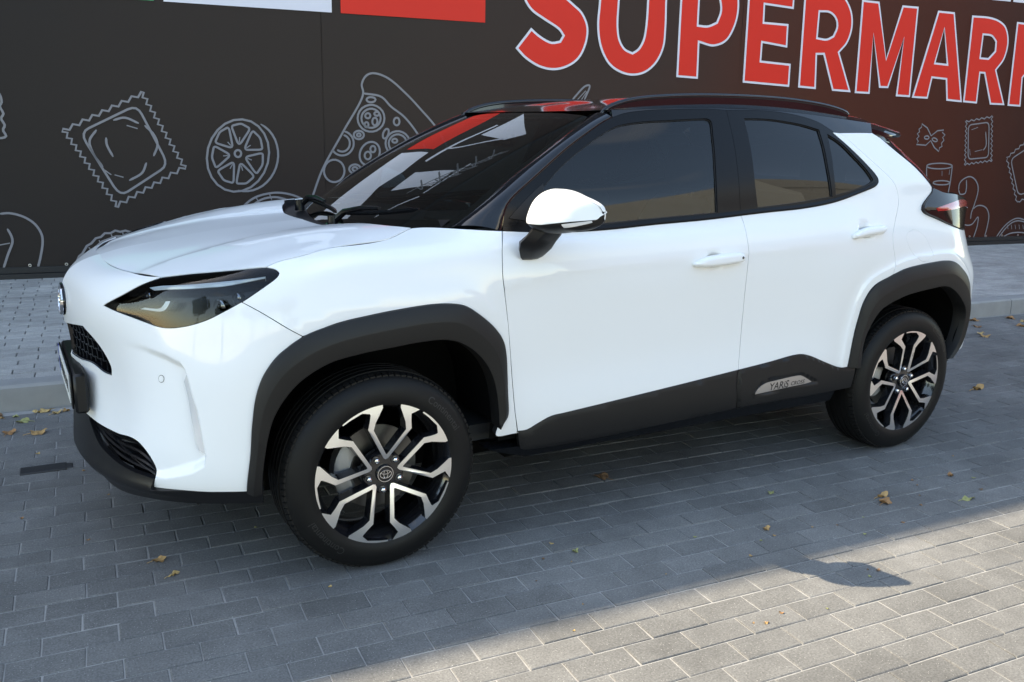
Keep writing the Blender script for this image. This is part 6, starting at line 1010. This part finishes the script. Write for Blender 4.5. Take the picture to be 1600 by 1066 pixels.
    mb = MB(); mb.revolve([(-.05, .075), (-.022, .072), (-.013, .064), (-.0115, .040), (-.0115, .0005)], (0, 0, 0), 40); fin(mb.build('hub', 'rim_black', None))
    mb = MB(); mb.revolve([(-.012, .0305), (-.004, .0300), (-.0015, .0285), (-.0005, .0005)], (0, 0, 0), 40); hc = fin(mb.build('hub_cap', 'gloss_black', None))
    mb = MB(); mb.revolve([(-.002, .0275), (.0006, .0270), (.0006, .0252), (-.001, .0248)], (0, 0, 0), 40); fin(mb.build('hub_ring', 'chrome', None))
    o = ovals(None, 'hub_emblem', (0, -.0008, 0), (math.cos(R(rot-84)), 0, math.sin(R(rot-84))), (-math.sin(R(rot-84)), 0, math.cos(R(rot-84))), (0, -1, 0), .27, 'chrome'); fin(o)
    # brake disc, caliper
    mb = MB(); mb.revolve([(-.085, .06), (-.085, .142), (-.097, .142), (-.097, .06)], (0, 0, 0), 64); fin(mb.build('brake_disc', 'steel', None, True, 30))
    mb = MB(); ri = []
    for d_ in (-.055, -.065, -.11, -.12):
        sh = .9 if d_ in (-.055, -.12) else 1
        ri.append([(r_*math.cos(R(a)), -d_, r_*math.sin(R(a))) for a, r_ in [(140+70*j/8, .152*sh) for j in range(9)]+[(210-70*j/8, .092/sh) for j in range(9)]])
    mb.loft(ri); fin(mb.build('caliper', 'caliper', None, True, 40))
    mb = MB(); mb.revolve([(-.2, .12), (-.13, .12), (-.13, .04), (-.03, .04)], (0, 0, 0), 24); fin(mb.build('axle_hub', 'liner', None))
    return w
for sd in (1, -1):
    wheel('front', 0, -.852, 84, sd); wheel('rear', 2.56, -.852, 54, sd)
# ---- underbody, wheel wells, added light-blocking shell
mb = MB(); mb.box((1.28, 0, .30), (1.58, 1.50, .08), bev=.02); mb.box((1.42, 0, .265), (3.5, 1.0, .16), bev=.03); mb.box((1.62, 0, .268), (1.0, 1.30, .13), bev=.03); mb.box((-.45, 0, .345), (.5, 1.1, .16), bev=.05); mb.box((2.95, 0, .36), (.35, 1.2, .18), bev=.04); mb.build('underbody', 'liner', CAR, True, 30)
for sd in (1, -1):
    mb = MB(); mb.loft([[(x, y_*sd, .335-(.335-z_)*k_) for y_, z_ in ((-.80, .278), (-.822, .328), (-.74, .335), (-.74, .274))] for x, k_ in ((.40, .12), (.46, .5), (.56, 1), (1.3, 1), (2.13, 1))]); mb.build('sill', 'satin_black', CAR, True, 30)
for cx in (0, 2.56):
    for sd in (1, -1):
        net_, ain = (NF, U['archF_in']) if cx == 0 else (ND, U['archR_in']+[[2.742, .33], [2.715, .23]])
        q = smooth_line(ain, .02); P_ = net_(q)-net_.nrm(q)*.012; pc = np.array([cx, 0, .345])
        mb = MB(); rings_ = [[tuple(p*[1, sd, 1]) for p in P_]]
        for y_, gr in ((-.77, 1.03), (-.50, 1.03), (-.49, .05)): rings_.append([(cx+(p[0]-cx)*gr, y_*sd, .345+(p[2]-.345)*gr) for p in P_])
        mb.loft(rings_, False, False); o = mb.build('wheel_well', 'liner', CAR, True); continue
        rr = .437; n_ = 40; rings_ = []
        for y_ in (-.835, -.80, -.5, -.48): rings_.append([(cx+(rr if y_ != -.48 else .02)*math.cos(a)*1.0, y_*sd, .345+(rr if y_ != -.48 else .02)*math.sin(a)) for a in np.linspace(R(-14 if cx == 0 else 12), R(196), n_)])
        mb.loft(rings_, False, False); o = mb.build('wheel_well', 'liner', CAR, True)
arch_in_poly = {False: np.vstack([archF_all, [[1.75, -.1], [.96, -.1]]]), True: np.vstack([archR_all, [[2.72, -.1], [1.96, -.1]]])}
def shell(net, i0, i1, j0, j1, off):
    VV = []; FF = []
    Us = np.linspace(net.u[i0], net.u[i1], 70); Vs = np.linspace(net.v[j0], net.v[j1], 30); G = np.stack(np.meshgrid(Us, Vs, indexing='ij'), -1).reshape(-1, 2); S = net(G)-net.nrm(G)*off
    nv = len(Vs)
    for i in range(len(Us)-1):
        for j in range(nv-1):
            q = (i*nv+j, (i+1)*nv+j, (i+1)*nv+j+1, i*nv+j+1); c_ = S[list(q)].mean(0)
            if inside(arch_in_poly[net is ND], G[list(q)].mean(0)[None])[0] or np.hypot(c_[0]-(2.56 if net is ND else 0), c_[2]-.345) < .40: continue
            if net is NF and inside(np.array(ho), G[list(q)].mean(0)[None])[0]: continue
            FF.append(q)
    V = np.vstack([S, S*[1, -1, 1]]); n = len(S); FF = FF+[tuple(n+k for k in f[::-1]) for f in FF]
    used = sorted({i for f in FF for i in f}); mp_ = {i: j for j, i in enumerate(used)}
    return V[used], [tuple(mp_[i] for i in f) for f in FF]
mb = MB(); mb.add(*shell(NF, 0, 10, 1, 9, .05)); mb.add(*shell(ND, 1, 13, 1, 9, .030)); mb.build('light_block_shell', 'liner', CAR)  # dark sheet added behind the panels to block light in the gaps
mb = MB(); mb.add([(-.52, -.36, .90), (.10, -.62, 1.01), (.10, .62, 1.01), (-.52, .36, .90)], [(0, 1, 2, 3)]); mb.build('bonnet_liner', 'liner', CAR, False)
# ---- cabin
cb = empty('cabin', (0, 0, 0), 0, CAR)
mb = MB(); mb.loft([[(.30, y_, 1.055), (.52, y_, 1.075), (.70, y_, 1.055), (.76, y_, .98), (.74, y_, .80), (.64, y_, .58), (.52, y_, .60), (.47, y_, .93)] for y_ in (-.72, -.5, -.2, .2, .5, .72)]); mb.build('dashboard', 'cabin', cb, True, 40)
mb = MB(); mb.box((.52, -.37, 1.085), (.2, .34, .05), bev=.02); mb.build('instrument_hood', 'cabin', cb, True, 40)
mb = MB(); mb.box((.69, 0, 1.06), (.02, .24, .14), Matrix.Rotation(R(-12), 3, 'Y'), bev=.006); mb.build('screen', 'gloss_black', cb, True, 40)
mb = MB(); mb.box((1.4, 0, .36), (2.3, 1.40, .06)); mb.build('floor', 'cabin', cb, False)
mb = MB(); pts_ = []
for k in range(33):
    a = 2*math.pi*k/32; pts_.append((.83+.06*math.sin(a), -.37+.185*math.cos(a), 1.0+.175*math.sin(a)))
mb.tube(pts_, .014, 8, False); mb.box((.84, -.37, .995), (.05, .16, .11), bev=.02); mb.build('steering_wheel', 'cabin', cb, True, 40)
def seat(x, y, wd):
    mb = MB(); mb.loft([[(x-.25, y+s_*wd, .55+h), (x+.25, y+s_*wd, .50+h), (x+.25, y+s_*wd, .42), (x-.25, y+s_*wd, .42)] for s_, h in ((-1, .03), (-.7, .06), (0, .035), (.7, .06), (1, .03))])
    rings_ = []
    for z, xx, t, ww in ((.52, x+.20, .12, .9), (.75, x+.27, .12, 1), (1.0, x+.35, .10, .95), (1.12, x+.39, .085, .78), (1.16, x+.405, .06, .6)):
        rings_.append([(xx+t*math.cos(a)*(.6 if math.cos(a) < 0 else 1), y+wd*ww*math.copysign(abs(math.sin(a))**.6, math.sin(a)), z) for a in np.linspace(0, 2*math.pi, 19)[:-1]])
    mb.loft(rings_); mb.build('seat', 'seat_cloth', cb, True, 60)
    mb = MB(); rings_ = []
    for z, k_ in ((1.19, .7), (1.22, 1), (1.31, 1), (1.36, .8), (1.375, .4)): rings_.append([(x+.43+.055*k_*math.cos(a), y+.125*k_*math.copysign(abs(math.sin(a))**.7, math.sin(a)), z) for a in np.linspace(0, 2*math.pi, 17)[:-1]])
    mb.loft(rings_); mb.tube([(x+.41, y-.05, 1.12), (x+.43, y-.05, 1.22)], .008, 6); mb.tube([(x+.41, y+.05, 1.12), (x+.43, y+.05, 1.22)], .008, 6); mb.build('headrest', 'seat_cloth', cb, True, 60)
for y in (-.37, .37): seat(1.16, y, .24); seat(2.0, y, .30)
mb = MB(); mb.box((.875, .0, 1.385), (.035, .23, .065), bev=.014); mb.tube([(.88, 0, 1.40), (.93, 0, 1.455)], .012, 8); mb.build('rear_view_mirror', 'satin_black', cb, True, 40)
mb = MB(); rows = [[(x, w, z-.03) for x, w, z in ((1.0, w_, 1.50), (1.3, w_, 1.545), (1.7, w_, 1.56), (2.1, w_, 1.545), (2.45, w_, 1.50))] for w_ in np.linspace(-.56, .56, 7)]
mb.loft(rows, False, False); mb.build('headliner', 'headliner', cb)
mb = MB(); mb.box((2.36, 0, .95), (.06, 1.2, .4)); mb.build('parcel_shelf', 'cabin', cb, False)
# ------------------------------------------------------------------ fallen leaves
def leaf_tone(name, col):
    pbr(name, col, .75, var=.35, vscale=60)
for i, c_ in enumerate(((.42, .25, .10), (.33, .17, .07), (.50, .34, .14), (.30, .30, .12), (.22, .12, .06))): leaf_tone('dry_leaf_%d' % i, c_)
def leaf(x, y, z, size, kind, rz, tone, label, group=None):
    n = {'maple': 11, 'oval': 10, 'scrap': 7}[kind]; rg = random.Random(int(x*1000)+int(y*977))
    pts = []
    m = 22
    for k in range(m):
        a = 2*math.pi*k/m
        if kind == 'maple': r_ = .62+.38*abs(math.cos(2.5*a))+rg.uniform(-.12, .1)
        elif kind == 'oval': r_ = (1-.55*abs(math.sin(a)))*rg.uniform(.92, 1.05)
        else: r_ = rg.uniform(.45, 1.0)
        pts.append((r_*math.cos(a)*size/2, r_*math.sin(a)*size/2*(.75 if kind != 'maple' else .9)))
    V = [(0, 0, size*.05)]; ph = rg.uniform(0, 6)
    for (px, py) in [(p[0]*.5, p[1]*.5) for p in pts]: V.append((px, py, size*(.05+.07*math.sin(3*math.atan2(py, px)+ph))))
    for (px, py) in pts: V.append((px, py, size*max(.004, .07+.13*math.sin(2*math.atan2(py, px)+ph)+rg.uniform(-.03, .03))))
    Fc = [(0, 1+k, 1+(k+1) % m) for k in range(m)]+[(1+k, 1+m+k, 1+m+(k+1) % m, 1+(k+1) % m) for k in range(m)]
    V += [(a, b_, c_-.0006) for a, b_, c_ in V]; nn = 1+2*m; Fc += [tuple(nn+i for i in f[::-1]) for f in Fc]
    if kind != 'scrap':
        mb = MB(); mb.v = V; mb.f = Fc; mb.tube([(-size*.42, 0, size*.06), (-size*.62, size*.05, size*.04), (-size*.8, size*.02, size*.015)], size*.018, 5); V, Fc = mb.v, mb.f
    o = mesh('fallen_leaf', V, Fc, 'dry_leaf_%d' % tone, None, True, None, 50); o.location = (x, y, z+.0015); o.rotation_euler = (0, 0, rz)
    tag(o, label, 'leaf', group); return o
LEAVES = [(1.965, -1.26, .075, 'maple', .3, 1, 'broad brown leaf lying lower of the touching pair behind the mirror shadow'), (2.005, -1.215, .085, 'oval', .1, 0, 'long tan leaf lying upper of the touching pair on the shaded road'),
 (2.294, -1.399, .085, 'oval', -.1, 3, 'pale greenish leaf near the edge of the sunlight at the right'), (1.351, -1.223, .055, 'scrap', .5, 0, 'folded tan leaf alone on the shaded road below the doors'),
 (-.942, 1.125, .10, 'maple', .2, 0, 'large tan leaf on the road ahead of the car, right of its neighbour'), (-1.06, 1.185, .085, 'maple', 1.2, 1, 'brown leaf at the left picture edge by the kerb'),
 (-.627, -.586, .055, 'oval', .5, 2, 'yellowish slim leaf in front of the bumper, nearer the camera'), (-.654, -.462, .060, 'maple', .2, 0, 'tan leaf in front of the bumper, farther from the camera'),
 (5.283, .475, .10, 'maple', .4, 0, 'tan leaf on the road behind the car'), (3.883, -.393, .14, 'oval', .1, 0, 'big long brown leaf beside the rear tyre'), (2.473, -1.195, .060, 'scrap', .7, 1, 'brown curled leaf on the road right of the rear wheel'),
 (1.10, -.52, .09, 'maple', 2, 4, 'dark brown leaf in the shade under the car'), (1.62, -.98, .05, 'scrap', .2, 3, 'yellow green leaf scrap beside the rear tyre'), (.62, -1.05, .045, 'scrap', 1.2, 3, 'green brown leaf scrap on the shaded road below the sill')]
for x, y, s_, k, rz, t, lb in LEAVES: leaf(x, y, 0, s_*.82, k, rz, t, lb)
def scatter(n, fn, smin, smax, label, group, kinds=('scrap',), z=0):
    for i in range(n):
        x, y = fn(i); leaf(x, y, z, random.uniform(smin, smax), random.choice(kinds), random.uniform(0, 6), random.randrange(5), label, group)
scatter(12, lambda i: (lambda p: (p.x, p.y))(KP+KT*(-.35+.045*i+random.uniform(-.02, .02))+KN*(-.05-random.random()**2*.18)), .03, .07, 'dry leaf in the drift along the kerb ahead of the car', 'leaves along the kerb ahead of the car', ('maple', 'scrap', 'oval'))
scatter(16, lambda i: (lambda p: (p.x, p.y))(KP+KT*(6.4+.16*i+random.uniform(-.1, .1))+KN*(-.08-random.random()**2*.5)), .06, .11, 'dry leaf in the drift along the kerb behind the car', 'leaves along the kerb behind the car', ('maple', 'scrap', 'oval'))
SCR = []
while len(SCR) < 30:
    px, py = random.uniform(.0, 2.9), random.uniform(-2.3, -.95)
    v = view((px, py, 0))
    if v and 0 < v[0] < 1600 and v[1] < 1066: SCR.append((px, py))
scatter(30, lambda i: SCR[i], .008, .024, 'tiny dry leaf scrap on the road beside the car', 'leaf scraps beside the car')
scatter(10, lambda i: (random.uniform(-1.1, -.2), random.uniform(-1.0, .9)), .008, .022, 'tiny dry leaf scrap on the road ahead of the front wheel', 'leaf scraps ahead of the front wheel')
scatter(14, lambda i: (random.uniform(3.2, 6.5), random.uniform(-.6, .8)), .015, .04, 'small dry leaf on the road behind the rear wheel', 'leaf scraps behind the rear wheel')
